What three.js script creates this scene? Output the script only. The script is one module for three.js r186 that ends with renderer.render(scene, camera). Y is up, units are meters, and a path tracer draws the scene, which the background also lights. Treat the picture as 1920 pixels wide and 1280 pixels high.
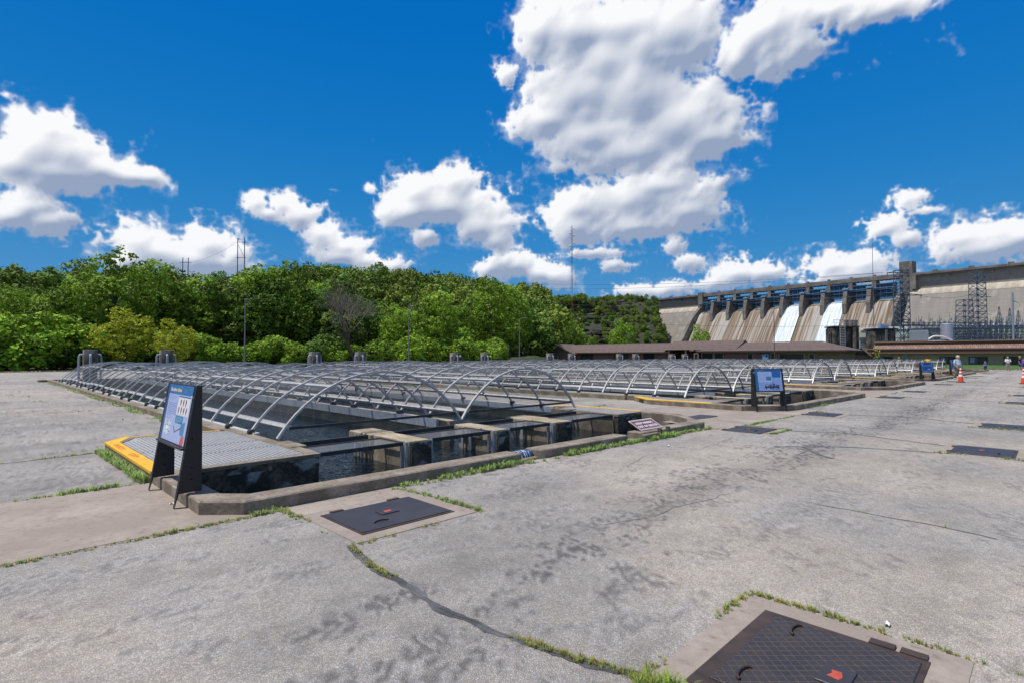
import * as THREE from 'three';
import { mergeGeometries } from 'three/addons/utils/BufferGeometryUtils.js';
import { MarchingCubes } from 'three/addons/objects/MarchingCubes.js';
import { RoundedBoxGeometry } from 'three/addons/geometries/RoundedBoxGeometry.js';

/* The place is laid out on the raceway grid: u runs along the ends of the raceways (x), v along their length (-z), h is up. */
const scene = new THREE.Scene();
const renderer = new THREE.WebGLRenderer({ antialias: true });
renderer.toneMapping = THREE.LinearToneMapping;
renderer.toneMappingExposure = 1.2;
renderer.shadowMap.enabled = true;

// ---------------------------------------------------------------- camera
const EYE = 1.62, EXP = 1.2;
const camera = new THREE.PerspectiveCamera(64.12, 1024 / 682, 0.1, 4000);
camera.position.set(0, EYE, 0);
{ const t = Math.tan(1.569 * Math.PI / 180); camera.lookAt(Math.SQRT1_2, EYE + t, -Math.SQRT1_2); }

// ---------------------------------------------------------------- sun
const SUN = new THREE.Vector3(-0.3, 0.93, -0.2).normalize();   // (u, h, -v): high, from the left
const sun = new THREE.DirectionalLight(new THREE.Color(1, 0.955, 0.875), 3.75);
sun.position.copy(SUN).multiplyScalar(200); sun.target.position.set(0, 0, 0);
sun.castShadow = true; sun.shadow.radius = 1; sun.shadow.mapSize.set(4096, 4096);
Object.assign(sun.shadow.camera, { left: -150, right: 150, top: 150, bottom: -150, near: 1, far: 600 });
scene.add(sun, sun.target);

// ---------------------------------------------------------------- noise
const hash = (x, y, s = 0) => { let n = Math.imul(x | 0, 374761393) + Math.imul(y | 0, 668265263) + Math.imul(s | 0, 1274126177) | 0; n = Math.imul(n ^ (n >>> 13), 1103515245); n = Math.imul(n ^ (n >>> 16), 2246822519); return ((n ^ (n >>> 15)) >>> 0) / 4294967296; };
const fade = (t) => t * t * (3 - 2 * t);
const wrap = (i, p) => (p ? ((i % p) + p) % p : i);
function vn(x, y, p = 0, s = 0) {
  const ix = Math.floor(x), iy = Math.floor(y), fx = fade(x - ix), fy = fade(y - iy);
  const x0 = wrap(ix, p), x1 = wrap(ix + 1, p), y0 = wrap(iy, p), y1 = wrap(iy + 1, p);
  const a = hash(x0, y0, s), b = hash(x1, y0, s), c = hash(x0, y1, s), d = hash(x1, y1, s);
  return a + (b - a) * fx + (c - a) * fy + (a - b - c + d) * fx * fy;
}
function fbm(x, y, o = 4, p = 0, s = 0) { let a = 0.5, t = 0, n = 0; for (let i = 0; i < o; i++) { t += a * vn(x, y, p, s + i); n += a; a *= 0.5; x *= 2; y *= 2; p *= 2; } return t / n; }
function rand(seed) { let s = seed | 0; return () => { s = (s + 0x6d2b79f5) | 0; let t = Math.imul(s ^ (s >>> 15), 1 | s); t = (t + Math.imul(t ^ (t >>> 7), 61 | t)) ^ t; return ((t ^ (t >>> 14)) >>> 0) / 4294967296; }; }
const { clamp, lerp, smoothstep } = THREE.MathUtils;

// ---------------------------------------------------------------- sky: clear summer blue with cumulus, in azimuth (from the view's middle, to the right) and elevation, degrees
{
  const W = 4096, H = 2048, data = new Float32Array(W * H * 4), puffs = [];
  const p = (a, e, ra, re) => [a, e, ra, re];
  const cloud = (...q) => puffs.push(q);
  cloud(p(-41.7,16.2,2.5,2.5), p(-39.4,16.1,2.7,2.2), p(-42.9,14.5,2.4,2.0), p(-37.2,15.3,2.2,1.5), p(-35.0,15.1,1.9,1.0), p(-33.7,15.3,1.0,1.0), p(-40.7,17.8,1.6,1.4), p(-40.0,14.3,3.3,1.4));
  cloud(p(-41.9,11.5,1.7,1.4), p(-40.6,10.5,1.6,1.2), p(-42.8,10.6,1.5,1.0));
  cloud(p(-34.9,9.7,2.1,1.6), p(-32.6,9.1,2.4,1.4), p(-29.3,10.1,2.1,1.9), p(-30.9,8.5,4.6,1.4), p(-35.3,8.1,1.9,1.1), p(-27.1,9.3,1.1,1.2));
  cloud(p(-25.3,14.4,1.0,1.0), p(-23.0,14.4,1.4,1.1), p(-21.5,13.3,2.0,1.4), p(-19.5,11.9,2.0,1.4), p(-17.0,10.8,2.1,1.0), p(-17.5,9.7,2.6,1.0), p(-13.8,9.1,1.9,1.0), p(-24.4,13.3,1.4,0.9));
  cloud(p(-10.1,16.6,2.5,2.1), p(-6.2,17.8,2.2,2.2), p(-6.7,15.2,4.7,2.6), p(-3.4,13.2,3.4,2.4), p(-10.6,14.5,3.3,1.8), p(-1.7,11.8,2.0,1.4), p(-14.9,16.6,0.7,0.6), p(-8.9,12.2,1.4,1.1));
  cloud(p(-2.3,9.1,1.7,1.2), p(0.6,9.4,2.0,1.5), p(2.8,8.5,2.2,1.4), p(4.5,8.2,2.0,1.4));
  cloud(p(6.8,31.0,5.6,3.0), p(12.3,31.0,6.5,3.3), p(17.1,30.0,4.7,3.7), p(6.8,25.6,5.6,3.7), p(13.4,25.2,7.0,4.6), p(17.6,22.4,5.1,3.3), p(20.1,20.7,3.0,1.9), p(7.9,21.8,5.0,2.4), p(12.8,20.0,6.4,2.5), p(3.4,23.4,3.4,1.9), p(2.8,31.1,2.3,2.5));
  cloud(p(6.7,15.2,3.3,2.1), p(12.2,15.5,5.9,2.6), p(18.0,14.1,3.6,2.0), p(6.7,13.1,2.8,1.9), p(12.8,12.9,4.8,1.3), p(15.4,16.8,5.8,1.5));
  cloud(p(23.6,28.2,2.4,2.9), p(26.0,28.9,3.7,2.4), p(30.8,29.0,3.8,1.3), p(34.9,27.9,3.1,0.9), p(28.2,26.8,1.8,2.0), p(25.5,25.7,1.2,1.3), p(22.6,26.7,1.7,1.7));
  cloud(p(-0.6,27.6,1.1,1.0));
  cloud(p(8.4,10.5,3.3,0.5), p(10.6,9.2,1.6,0.6));
  cloud(p(16.7,10.8,1.1,0.9), p(18.0,9.2,1.4,0.9));
  cloud(p(22.4,7.9,2.2,1.3), p(24.8,7.8,2.3,1.1), p(20.5,7.0,2.0,0.8));
  cloud(p(30.5,8.1,2.1,1.3), p(33.0,8.1,2.2,1.3), p(32.1,7.0,3.2,0.9));
  cloud(p(34.6,10.9,1.9,1.1), p(36.1,9.8,1.7,0.9));
  cloud(p(36.1,13.1,1.1,0.8), p(37.7,12.0,1.1,0.3));
  cloud(p(39.6,9.4,2.0,1.2), p(42.2,9.8,1.9,1.2), p(41.2,8.3,3.5,1.2), p(43.4,8.9,1.8,1.2));
  cloud(p(12.7,6.5,2.1,0.8), p(15.9,6.6,2.1,0.8));
  cloud(p(-14.9,9.6,1.3,0.7), p(-12.2,9.2,1.3,0.9));
  cloud(p(9.8, 28.4, 4.4, 4.2), p(13, 26, 3.6, 3.6), p(14, 29.5, 3, 3.2), p(7.8, 24, 2.6, 2.6));
  const R = rand(77);   // the same kind of fair-weather cumulus all round
  for (let i = 0; i < 46; i++) {
    let a = 62 + R() * 234, e = 6 + R() * R() * 50, s = 0.6 + e / 16, q = [];
    if (i % 4 === 0) e = 3 + R() * 5;
    for (let k = 0, n = 4 + R() * 6; k < n; k++) q.push(p(a + (R() - 0.5) * 7 * s, e + (R() - 0.35) * 2.4 * s, (1 + R() * 2) * s, (0.8 + R() * 1.1) * s));
    cloud(...q);
  }
  for (let i = 0; i < 8; i++) { const a = -40 + i * 11 + R() * 6, e = 56 + R() * 20, q = []; for (let k = 0; k < 7; k++) q.push(p(a + (R() - 0.5) * 16, e + (R() - 0.5) * 9, 3 + R() * 5, 2.5 + R() * 3.5)); cloud(...q); }
  const dens = new Float32Array(W * H).fill(-1), half = H / 2, k = 360 / W;
  // noise on the direction itself, so that nothing pinches or meets in a seam
  const n3 = (x, y, z, s) => { const iz = Math.floor(z), f = fade(z - iz); return lerp(vn(x + iz * 17.13, y + iz * 9.71, 0, s), vn(x + (iz + 1) * 17.13, y + (iz + 1) * 9.71, 0, s), f); };
  const bill = (x, y, z) => { let t = 0, a = 0.5, n = 0; for (let o = 0; o < 6; o++) { const q = n3(x, y, z, 40 + o); t += a * (o < 3 ? 1 - Math.abs(2 * q - 1) * 1.15 : q); n += a; a *= 0.6; x *= 2.1; y *= 2.1; z *= 2.1; } return t / n; };
  const at = (col) => ((col % W) + W) % W;
  for (const q of puffs) {
    let a0 = 1e9, a1 = -1e9, e0 = 1e9, e1 = -1e9;
    for (const [a, e, ra, re] of q) { a0 = Math.min(a0, a - ra * 1.7); a1 = Math.max(a1, a + ra * 1.7); e0 = Math.min(e0, e - re * 1.7); e1 = Math.max(e1, e + re * 1.7); }
    const size = Math.min(3.2, Math.max(0.9, (e1 - e0) * 0.22)), base = Math.max(0.3, e0);
    for (let row = Math.floor(half + base / k); row <= Math.min(H - 1, half + e1 / k); row++) for (let col = Math.floor(a0 / k); col <= a1 / k; col++) {
      const az = col * k, el = (row - half) * k;
      let f = -1, g = 0;
      for (const [a, e, ra, re] of q) { const d = Math.hypot((az - a) / ra, (el - e) / (el < e ? re * 0.85 : re)); f = Math.max(f, 1 - d); g += Math.exp(-2.2 * d * d); }
      f = lerp(f, g - 0.35, 0.4);
      if (f < -0.85) continue;
      const ar = az * Math.PI / 180, er = el * Math.PI / 180, c = 57.3 / size, x = Math.sin(ar) * Math.cos(er) * c, z = Math.cos(ar) * Math.cos(er) * c, y = Math.sin(er) * c;
      const calm = 1 - 0.75 * smoothstep(f, 0.1, 0.6), d = f + ((bill(x * 0.62 + 7, y * 0.62 + 3, z * 0.62) - 0.5) * 1.35 + (bill(x * 2.6, y * 2.6, z * 2.6) - 0.5) * 0.75) * calm;
      const j = row * W + at(col + W / 2);
      if (d > dens[j]) dens[j] = d;
    }
  }
  // softened copies of the thickness, for the clouds' own shading
  const soft = (q, passes) => {
    const w = W / q, h = H / q; let a = new Float32Array(w * h), b = new Float32Array(w * h);
    for (let y = 0; y < h; y++) for (let x = 0; x < w; x++) { let t = 0; for (let j = 0; j < q; j++) for (let i = 0; i < q; i++) t += clamp(dens[(y * q + j) * W + x * q + i] * 1.3, 0, 1.2); a[y * w + x] = t / (q * q); }
    for (let n = 0; n < passes; n++) { for (let y = 0; y < h; y++) for (let x = 0; x < w; x++) { const u = Math.min(h - 1, y + 1), d = Math.max(0, y - 1), l = (x + w - 1) % w, r = (x + 1) % w; b[y * w + x] = (a[y * w + x] * 2 + a[y * w + l] + a[y * w + r] + a[u * w + x] + a[d * w + x]) / 6; } [a, b] = [b, a]; }
    return (row, col) => { const y = clamp((row + 0.5) / q - 0.5, 0, h - 1.001), x = (col + 0.5) / q - 0.5, iy = Math.floor(y), ix = Math.floor(x), fy = y - iy, fx = x - ix, x0 = ((ix % w) + w) % w, x1 = (x0 + 1) % w; return lerp(lerp(a[iy * w + x0], a[iy * w + x1], fx), lerp(a[(iy + 1) * w + x0], a[(iy + 1) * w + x1], fx), fy); };
  };
  const D = (row, col) => clamp(dens[clamp(row, 0, H - 1) * W + at(col)], 0, 1);
  const fine = soft(4, 1), mid = soft(8, 2), broad = soft(16, 4);
  // the photograph's middle looks to (0.7071, -0.7071) on the ground; u of the map turns with the azimuth
  const MID = Math.atan2(-Math.SQRT1_2, Math.SQRT1_2);
  for (let row = 0; row < H; row++) {
    const el = (row + 0.5 - half) * k, up = Math.max(0, Math.sin(el * Math.PI / 180));
    const sky = [(0.2 * Math.exp(-up * 8.5)) / EXP, (0.1 + 0.268 * Math.exp(-up * 3.2)) / EXP, (0.47 + 0.16 * Math.exp(-up * 2.4)) / EXP];
    for (let col = 0; col < W; col++) {
      // equirectangular column for three.js: u = atan2(z, x) / 2pi + 0.5
      const az = (col - W / 2) * k;
      const dst = at(Math.round((MID / (2 * Math.PI) + 0.5) * W + (col - W / 2)));
      const o = (row * W + dst) * 4, d = dens[row * W + col];
      let r = sky[0], g = sky[1], b = sky[2];
      if (d > -0.5) {
        const veil = 0.26 * smoothstep(d + (fbm(col * 0.045, row * 0.07, 4, 0, 66) - 0.5) * 0.7, -0.22, 0.2), al = Math.max(veil, smoothstep(d, -0.02, 0.3)) * smoothstep(el, 0.3, 2.5);
        let acc = 0;
        for (const t of [8, 16, 28, 44, 66]) acc += mid(row + t * 0.93, col - t * 0.36) * (t < 20 ? 0.8 : 1.1);
        const over = broad(row + 26, col - 10) + broad(row + 60, col - 20) * 0.8;
        const q0 = 3, lean0 = (D(row - q0, col) - D(row + q0, col)) * 0.86 + (D(row, col + q0) - D(row, col - q0)) * 0.5, q1 = 5, q2 = 12, lean1 = (fine(row - q1, col) - fine(row + q1, col)) * 0.86 + (fine(row, col + q1) - fine(row, col - q1)) * 0.5, lean2 = (mid(row - q2, col) - mid(row + q2, col)) * 0.86 + (mid(row, col + q2) - mid(row, col - q2)) * 0.5;
        const lit = clamp(0.24 + Math.exp(-acc * 0.5) * 0.56 + Math.exp(-over * 1.3) * 0.24 + lean0 * 0.4 + lean1 * 0.6 + lean2 * 0.55 - (1 - smoothstep(d, 0, 0.5)) * -0.06, 0, 1);
        const cr = lerp(0.3, 0.96, lit) / EXP, cg = lerp(0.375, 0.965, lit) / EXP, cb = lerp(0.53, 0.985, lit) / EXP, far = Math.exp(-up * 14) * 0.32;
        r = lerp(r, lerp(cr, sky[0] + 0.22, far), al); g = lerp(g, lerp(cg, sky[1] + 0.2, far), al); b = lerp(b, lerp(cb, sky[2] + 0.15, far), al);
      }
      data[o] = r; data[o + 1] = g; data[o + 2] = b; data[o + 3] = 1;
    }
  }
  const sky = new THREE.DataTexture(data, W, H, THREE.RGBAFormat, THREE.FloatType);
  sky.mapping = THREE.EquirectangularReflectionMapping; sky.magFilter = sky.minFilter = THREE.LinearFilter; sky.needsUpdate = true;
  scene.background = sky; scene.environment = sky; scene.environmentIntensity = 1;
}

// ---------------------------------------------------------------- helpers
const V = (u, h, v) => new THREE.Vector3(u, h, -v);
const cam2 = (px, d) => { const r = (px - 960) / 1022 * d; return [(d + r) * Math.SQRT1_2, (d - r) * Math.SQRT1_2]; };   // bearing and depth to u, v
const counts = new Map(), bases = new Map();
function numbered(n) { const c = counts.get(n) ?? 0; counts.set(n, c + 1); return c ? `${n}_${String(c).padStart(3, '0')}` : n; }
function tag(o, label, category, group) { o.userData = { label, category }; if (group) o.userData.group = group; return o; }
function thing(name, label, category, base = [0, 0, 0], group) {
  const o = new THREE.Group(); o.name = numbered(name); scene.add(o); o.position.copy(V(...base)); bases.set(o, V(...base)); tag(o, label, category, group); return o;
}
function copyOf(o, name, label, group) { const c = o.clone(); c.name = numbered(name); scene.add(c); c.userData = { ...o.userData }; if (label) c.userData.label = label; if (group) c.userData.group = group; else if (group === null) delete c.userData.group; return c; }
function uvMetres(g) {   // uv in metres on the plane that each face lies in most
  const p = g.attributes.position, uv = new Float32Array(p.count * 2), a = new THREE.Vector3(), b = new THREE.Vector3(), c = new THREE.Vector3();
  for (let i = 0; i < p.count; i += 3) {
    a.fromBufferAttribute(p, i); b.fromBufferAttribute(p, i + 1).sub(a); c.fromBufferAttribute(p, i + 2).sub(a); b.cross(c);
    const x = Math.abs(b.x), y = Math.abs(b.y), z = Math.abs(b.z), k = y >= x && y >= z ? 1 : x >= z ? 0 : 2;
    for (let j = i; j < i + 3; j++) { a.fromBufferAttribute(p, j); uv[j * 2] = k === 0 ? a.z : a.x; uv[j * 2 + 1] = k === 1 ? a.z : a.y; }
  }
  g.setAttribute('uv', new THREE.BufferAttribute(uv, 2)); return g;
}
function flat(g) { g = g.index ? g.toNonIndexed() : g; for (const n of Object.keys(g.attributes)) if (n !== 'position' && n !== 'normal') g.deleteAttribute(n); g.morphAttributes = {}; return g; }
function join(list) { return uvMetres(mergeGeometries([].concat(list).flat(3).map(flat))); }
function obj(name, list, mat, parent = scene, keepUv = false) {
  const g = keepUv ? list : join(list), m = new THREE.Mesh(g, mat);
  m.name = parent === scene ? numbered(name) : name; m.castShadow = m.receiveShadow = true;
  let top = parent; while (top && !bases.has(top) && top.parent) top = top.parent;
  if (bases.has(top)) { const b = bases.get(top); g.translate(-b.x, -b.y, -b.z); }
  parent.add(m); return m;
}
function struct(name, list, mat, keepUv) { const m = obj(name, list, mat, scene, keepUv); m.userData.kind = 'structure'; return m; }
// geometry in (u, h, v)
const box = (u0, u1, h0, h1, v0, v1) => new THREE.BoxGeometry(u1 - u0, h1 - h0, v1 - v0).translate((u0 + u1) / 2, (h0 + h1) / 2, -(v0 + v1) / 2);
const rbox = (u0, u1, h0, h1, v0, v1, r = 0.012) => new RoundedBoxGeometry(u1 - u0, h1 - h0, v1 - v0, 1, r).translate((u0 + u1) / 2, (h0 + h1) / 2, -(v0 + v1) / 2);
function prism(pts, h0, h1, bevel = 0) {
  const s = new THREE.Shape(pts.map(([u, v]) => new THREE.Vector2(u, v)));
  const g = new THREE.ExtrudeGeometry(s, bevel ? { depth: h1 - h0 - 2 * bevel, bevelEnabled: true, bevelSize: bevel, bevelThickness: bevel, bevelOffset: -bevel, bevelSegments: 1, curveSegments: 8 } : { depth: h1 - h0, bevelEnabled: false });
  return g.rotateX(-Math.PI / 2).translate(0, h0 + bevel, 0);
}
function sheet(pts, h) { return new THREE.ShapeGeometry(new THREE.Shape(pts.map(([u, v]) => new THREE.Vector2(u, v)))).rotateX(-Math.PI / 2).translate(0, h, 0); }
function bar(a, b, w, t, upv) {   // a straight bar of rectangular section from a to b
  const d = b.clone().sub(a), L = d.length(); d.normalize();
  const up = upv ?? (Math.abs(d.y) > 0.95 ? new THREE.Vector3(1, 0, 0) : new THREE.Vector3(0, 1, 0));
  const x = new THREE.Vector3().crossVectors(up, d).normalize(), y = new THREE.Vector3().crossVectors(d, x);
  return new THREE.BoxGeometry(w, t, L).applyMatrix4(new THREE.Matrix4().makeBasis(x, y, d)).translate((a.x + b.x) / 2, (a.y + b.y) / 2, (a.z + b.z) / 2);
}
function rod(a, b, r0, r1 = r0, n = 8) {
  const d = b.clone().sub(a), L = d.length();
  return new THREE.CylinderGeometry(r1, r0, L, n, 1).applyQuaternion(new THREE.Quaternion().setFromUnitVectors(new THREE.Vector3(0, 1, 0), d.normalize())).translate((a.x + b.x) / 2, (a.y + b.y) / 2, (a.z + b.z) / 2);
}
const pipe = (pts, r, n = 8, m = 16) => new THREE.TubeGeometry(new THREE.CatmullRomCurve3(pts), m, r, n);
function quadGrid(nu, nv, f, keep) {   // f(i, j) -> Vector3; indexed, smooth
  const pos = [], idx = [], uv = [];
  for (let j = 0; j <= nv; j++) for (let i = 0; i <= nu; i++) { const q = f(i / nu, j / nv); pos.push(q.x, q.y, q.z); uv.push(i / nu, j / nv); }
  for (let j = 0; j < nv; j++) for (let i = 0; i < nu; i++) { if (keep && !keep(i, j)) continue; const a = j * (nu + 1) + i; idx.push(a, a + 1, a + nu + 2, a, a + nu + 2, a + nu + 1); }
  const g = new THREE.BufferGeometry(); g.setAttribute('position', new THREE.Float32BufferAttribute(pos, 3)); g.setAttribute('uv', new THREE.Float32BufferAttribute(uv, 2)); g.setIndex(idx); g.computeVertexNormals(); return g;
}

// ---------------------------------------------------------------- textures (linear colours in, sRGB bytes out)
const enc = (x) => { x = clamp(x, 0, 1); return 255 * (x < 0.0031308 ? 12.92 * x : 1.055 * x ** (1 / 2.4) - 0.055); };
function tex(n, metres, f, color = true, m = n) {
  const d = new Uint8Array(n * m * 4);
  for (let y = 0; y < m; y++) for (let x = 0; x < n; x++) {
    const c = f(x / n, y / m), o = (y * n + x) * 4;
    if (color) { d[o] = enc(c[0]); d[o + 1] = enc(c[1]); d[o + 2] = enc(c[2]); } else d[o] = d[o + 1] = d[o + 2] = clamp(c, 0, 1) * 255;
    d[o + 3] = 255;
  }
  const t = new THREE.DataTexture(d, n, m); t.magFilter = t.minFilter = THREE.LinearFilter; t.wrapS = t.wrapT = THREE.RepeatWrapping;
  if (color) t.colorSpace = THREE.SRGBColorSpace;
  const [a, b] = [].concat(metres, metres); t.repeat.set(1 / a, 1 / b); t.needsUpdate = true; return t;
}
const mix3 = (a, b, t) => [lerp(a[0], b[0], t), lerp(a[1], b[1], t), lerp(a[2], b[2], t)];
const mul3 = (a, k) => [a[0] * k, a[1] * k, a[2] * k];
const std = (o) => new THREE.MeshStandardMaterial({ roughness: 0.85, ...o });
const C = (r, g, b) => new THREE.Color().setRGB(r, g, b);

// worn asphalt: pale stones in darker binder
const stones = (() => {
  const n = 2048, cells = 470, col = new Float32Array(n * n), hgt = new Float32Array(n * n);
  for (let y = 0; y < n; y++) for (let x = 0; x < n; x++) {
    const gx = x / n * cells, gy = y / n * cells, ix = Math.floor(gx), iy = Math.floor(gy);
    let d1 = 9, d2 = 9, who = 0;
    for (let j = -1; j <= 1; j++) for (let i = -1; i <= 1; i++) {
      const cx = wrap(ix + i, cells), cy = wrap(iy + j, cells);
      const d = Math.hypot(ix + i + hash(cx, cy, 3) - gx, iy + j + hash(cx, cy, 5) - gy) / (0.65 + 0.7 * hash(cx, cy, 11));
      if (d < d1) { d2 = d1; d1 = d; who = hash(cx, cy, 8); } else if (d < d2) d2 = d;
    }
    const edge = smoothstep(d2 - d1, 0.02, 0.3);
    col[y * n + x] = lerp(0.5, 0.68 + who * 0.6, edge); hgt[y * n + x] = edge * (0.55 + 0.45 * who);
  }
  return { n, col, hgt };
})();
const atStone = (a, x, y) => a[Math.min(stones.n - 1, Math.floor(y * stones.n)) * stones.n + Math.min(stones.n - 1, Math.floor(x * stones.n))];
const asphaltMap = tex(2048, 5, (x, y) => {
  const k = atStone(stones.col, x, y), w = fbm(x * 8, y * 8, 4, 8, 70), warm = vn(x * 300, y * 300, 300, 9);
  return [0.425 * k * (0.8 + 0.4 * w), (0.375 + 0.02 * warm) * k * (0.8 + 0.4 * w), (0.318 + 0.045 * warm) * k * (0.8 + 0.4 * w)];
});
const asphaltBump = tex(2048, 5, (x, y) => atStone(stones.hgt, x, y), false);
function concreteTex(base, dark, metres = 3, n = 1024, pit = 0.5, streak = 0) {
  return tex(n, metres, (x, y) => {
    const a = fbm(x * 5, y * 5, 5, 5, 21), b = fbm(x * 60, y * 60, 3, 60, 31), c = hash(Math.floor(x * n), Math.floor(y * n), 4), s = streak ? fbm(x * 40, y * 3, 3, 0, 17) : 0.5;
    let t = clamp((a - 0.35) * 1.6 + (b - 0.5) * 0.7 + (s - 0.5) * streak, 0, 1);
    let k = 0.86 + 0.28 * c; if (b < 0.3) k *= 1 - pit * (0.3 - b) * 3;
    return mul3(mix3(dark, base, t), k);
  });
}
const grainBump = tex(512, 1.2, (x, y) => fbm(x * 40, y * 40, 4, 40, 51) * 0.7 + hash(Math.floor(x * 512), Math.floor(y * 512), 6) * 0.3, false);
const M = {};
M.asphalt = std({ map: asphaltMap, bumpMap: asphaltBump, bumpScale: 0.006, vertexColors: true, roughness: 0.93 });
M.walk = std({ map: concreteTex([0.39, 0.325, 0.265], [0.27, 0.22, 0.178]), bumpMap: grainBump, bumpScale: 0.003, roughness: 0.9 });
M.kerb = std({ map: concreteTex([0.4, 0.335, 0.26], [0.17, 0.135, 0.1], 1.7), bumpMap: grainBump, bumpScale: 0.006, roughness: 0.92 });
M.concrete = std({ map: concreteTex([0.37, 0.315, 0.235], [0.17, 0.135, 0.09], 2.2), bumpMap: grainBump, bumpScale: 0.004, roughness: 0.9 });
M.wallIn = std({ map: concreteTex([0.56, 0.48, 0.36], [0.3, 0.24, 0.15], 2.6, 1024, 0.7, 0.8), bumpMap: grainBump, bumpScale: 0.004, roughness: 0.88 });
// wet wall, black with algae and patches of pale lime
M.algae = std({ roughness: 0.9, bumpMap: grainBump, bumpScale: 0.005, map: tex(1024, 2.4, (x, y) => {
  const a = fbm(x * 9, y * 9, 5, 9, 91), b = fbm(x * 70, y * 70, 3, 70, 92), l = smoothstep(fbm(x * 5 + 3, y * 7, 5, 0, 95), 0.56, 0.66);
  return mix3(mix3([0.03, 0.028, 0.02], [0.13, 0.115, 0.07], clamp((a - 0.4) * 2.6 + (b - 0.5) * 1.4, 0, 1)), [0.33, 0.34, 0.32], l * (0.4 + 0.6 * b)); }) });
M.basin = std({ color: C(0.03, 0.035, 0.025), roughness: 0.9 });
const metalTex = (a, b, m = 1.1) => tex(512, m, (x, y) => { const t = fbm(x * 12, y * 12, 5, 12, 61), s = hash(Math.floor(x * 512), Math.floor(y * 512), 2); return mul3(mix3(a, b, t), 0.9 + 0.2 * s); });
M.steel = std({ map: metalTex([0.42, 0.405, 0.38], [0.68, 0.66, 0.625]), metalness: 0.15, roughness: 0.5 });
M.steelDark = std({ map: metalTex([0.03, 0.032, 0.034], [0.085, 0.085, 0.085]), metalness: 0.5, roughness: 0.55 });
M.channel = std({ map: metalTex([0.33, 0.36, 0.4], [0.55, 0.59, 0.64]), metalness: 0.4, roughness: 0.5 });
M.plate = std({ map: metalTex([0.34, 0.335, 0.325], [0.52, 0.51, 0.495]), metalness: 0.3, roughness: 0.55 });
M.yellow = std({ map: concreteTex([0.85, 0.5, 0.02], [0.68, 0.36, 0.02], 1.5, 512, 0.9), roughness: 0.75 });
M.black = std({ color: C(0.012, 0.012, 0.014), roughness: 0.5, map: tex(256, 0.8, (x, y) => { const s = fbm(x * 30, y * 30, 3, 30, 12); return s > 0.68 ? [1, 1, 1] : [0.75, 0.75, 0.75]; }) });
M.hatch = std({ map: tex(512, 1.3, (x, y) => mul3(mix3([0.045, 0.042, 0.048], [0.08, 0.07, 0.072], fbm(x * 8, y * 8, 5, 8, 71)), 0.85 + 0.3 * hash(Math.floor(x * 512), Math.floor(y * 512), 9))), metalness: 0.45, roughness: 0.5, bumpMap: grainBump, bumpScale: 0.002 });
M.hatchFrame = std({ map: metalTex([0.035, 0.026, 0.024], [0.1, 0.065, 0.05]), metalness: 0.3, roughness: 0.65, bumpMap: grainBump, bumpScale: 0.003 });
M.redPaint = std({ map: concreteTex([0.62, 0.12, 0.07], [0.4, 0.06, 0.03], 0.25, 256, 1), roughness: 0.7 });
const netTex = (() => { const n = 64, bold = 0, d = new Uint8Array(n * n * 4); for (let y = 0; y < n; y++) for (let x = 0; x < n; x++) { const a = x % 32 < 3 || y % 32 < 3 ? 255 : 0, o = (y * n + x) * 4; d[o] = d[o + 1] = d[o + 2] = a; d[o + 3] = 255; } const t = new THREE.DataTexture(d, n, n); t.magFilter = THREE.LinearFilter; t.wrapS = t.wrapT = THREE.RepeatWrapping; t.needsUpdate = true; return t; })();
const net = (cell, o) => { const t = netTex.clone(); t.repeat.set(1 / (cell * 2), 1 / (cell * 2)); t.needsUpdate = true; return std({ alphaMap: t, transparent: true, side: THREE.DoubleSide, metalness: 0.3, roughness: 0.6, ...o }); };
M.net = net(0.03, { color: C(0.13, 0.13, 0.13) });
M.screen = net(0.016, { color: C(0.05, 0.052, 0.055) });
M.mesh = (() => { const n = 64, d = new Uint8Array(n * n * 4); for (let y = 0; y < n; y++) for (let x = 0; x < n; x++) { const p = (x + y) % 32, q = (x - y + 64) % 32, a = p < 7 || q < 7 ? 255 : 0, o = (y * n + x) * 4; d[o] = d[o + 1] = d[o + 2] = a; d[o + 3] = 255; } const t = new THREE.DataTexture(d, n, n); t.magFilter = THREE.LinearFilter; t.wrapS = t.wrapT = THREE.RepeatWrapping; t.repeat.set(1 / 0.06, 1 / 0.06); t.needsUpdate = true; return std({ alphaMap: t, transparent: true, side: THREE.DoubleSide, metalness: 0.3, roughness: 0.5, color: C(0.27, 0.275, 0.28) }); })();
M.water = new THREE.MeshPhysicalMaterial({ color: C(0.004, 0.012, 0.02), roughness: 0.03, ior: 1.33, bumpScale: 0.02, bumpMap: tex(1024, [2.6, 2.6], (x, y) => fbm(x * 10 + 0.8 * vn(y * 6, x * 6, 6, 2), y * 16, 5, 0, 81) * 0.6 + 0.4 * vn(x * 46, y * 60, 0, 82), false) });
M.pvc = std({ color: C(0.36, 0.39, 0.42), roughness: 0.5 });

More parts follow.
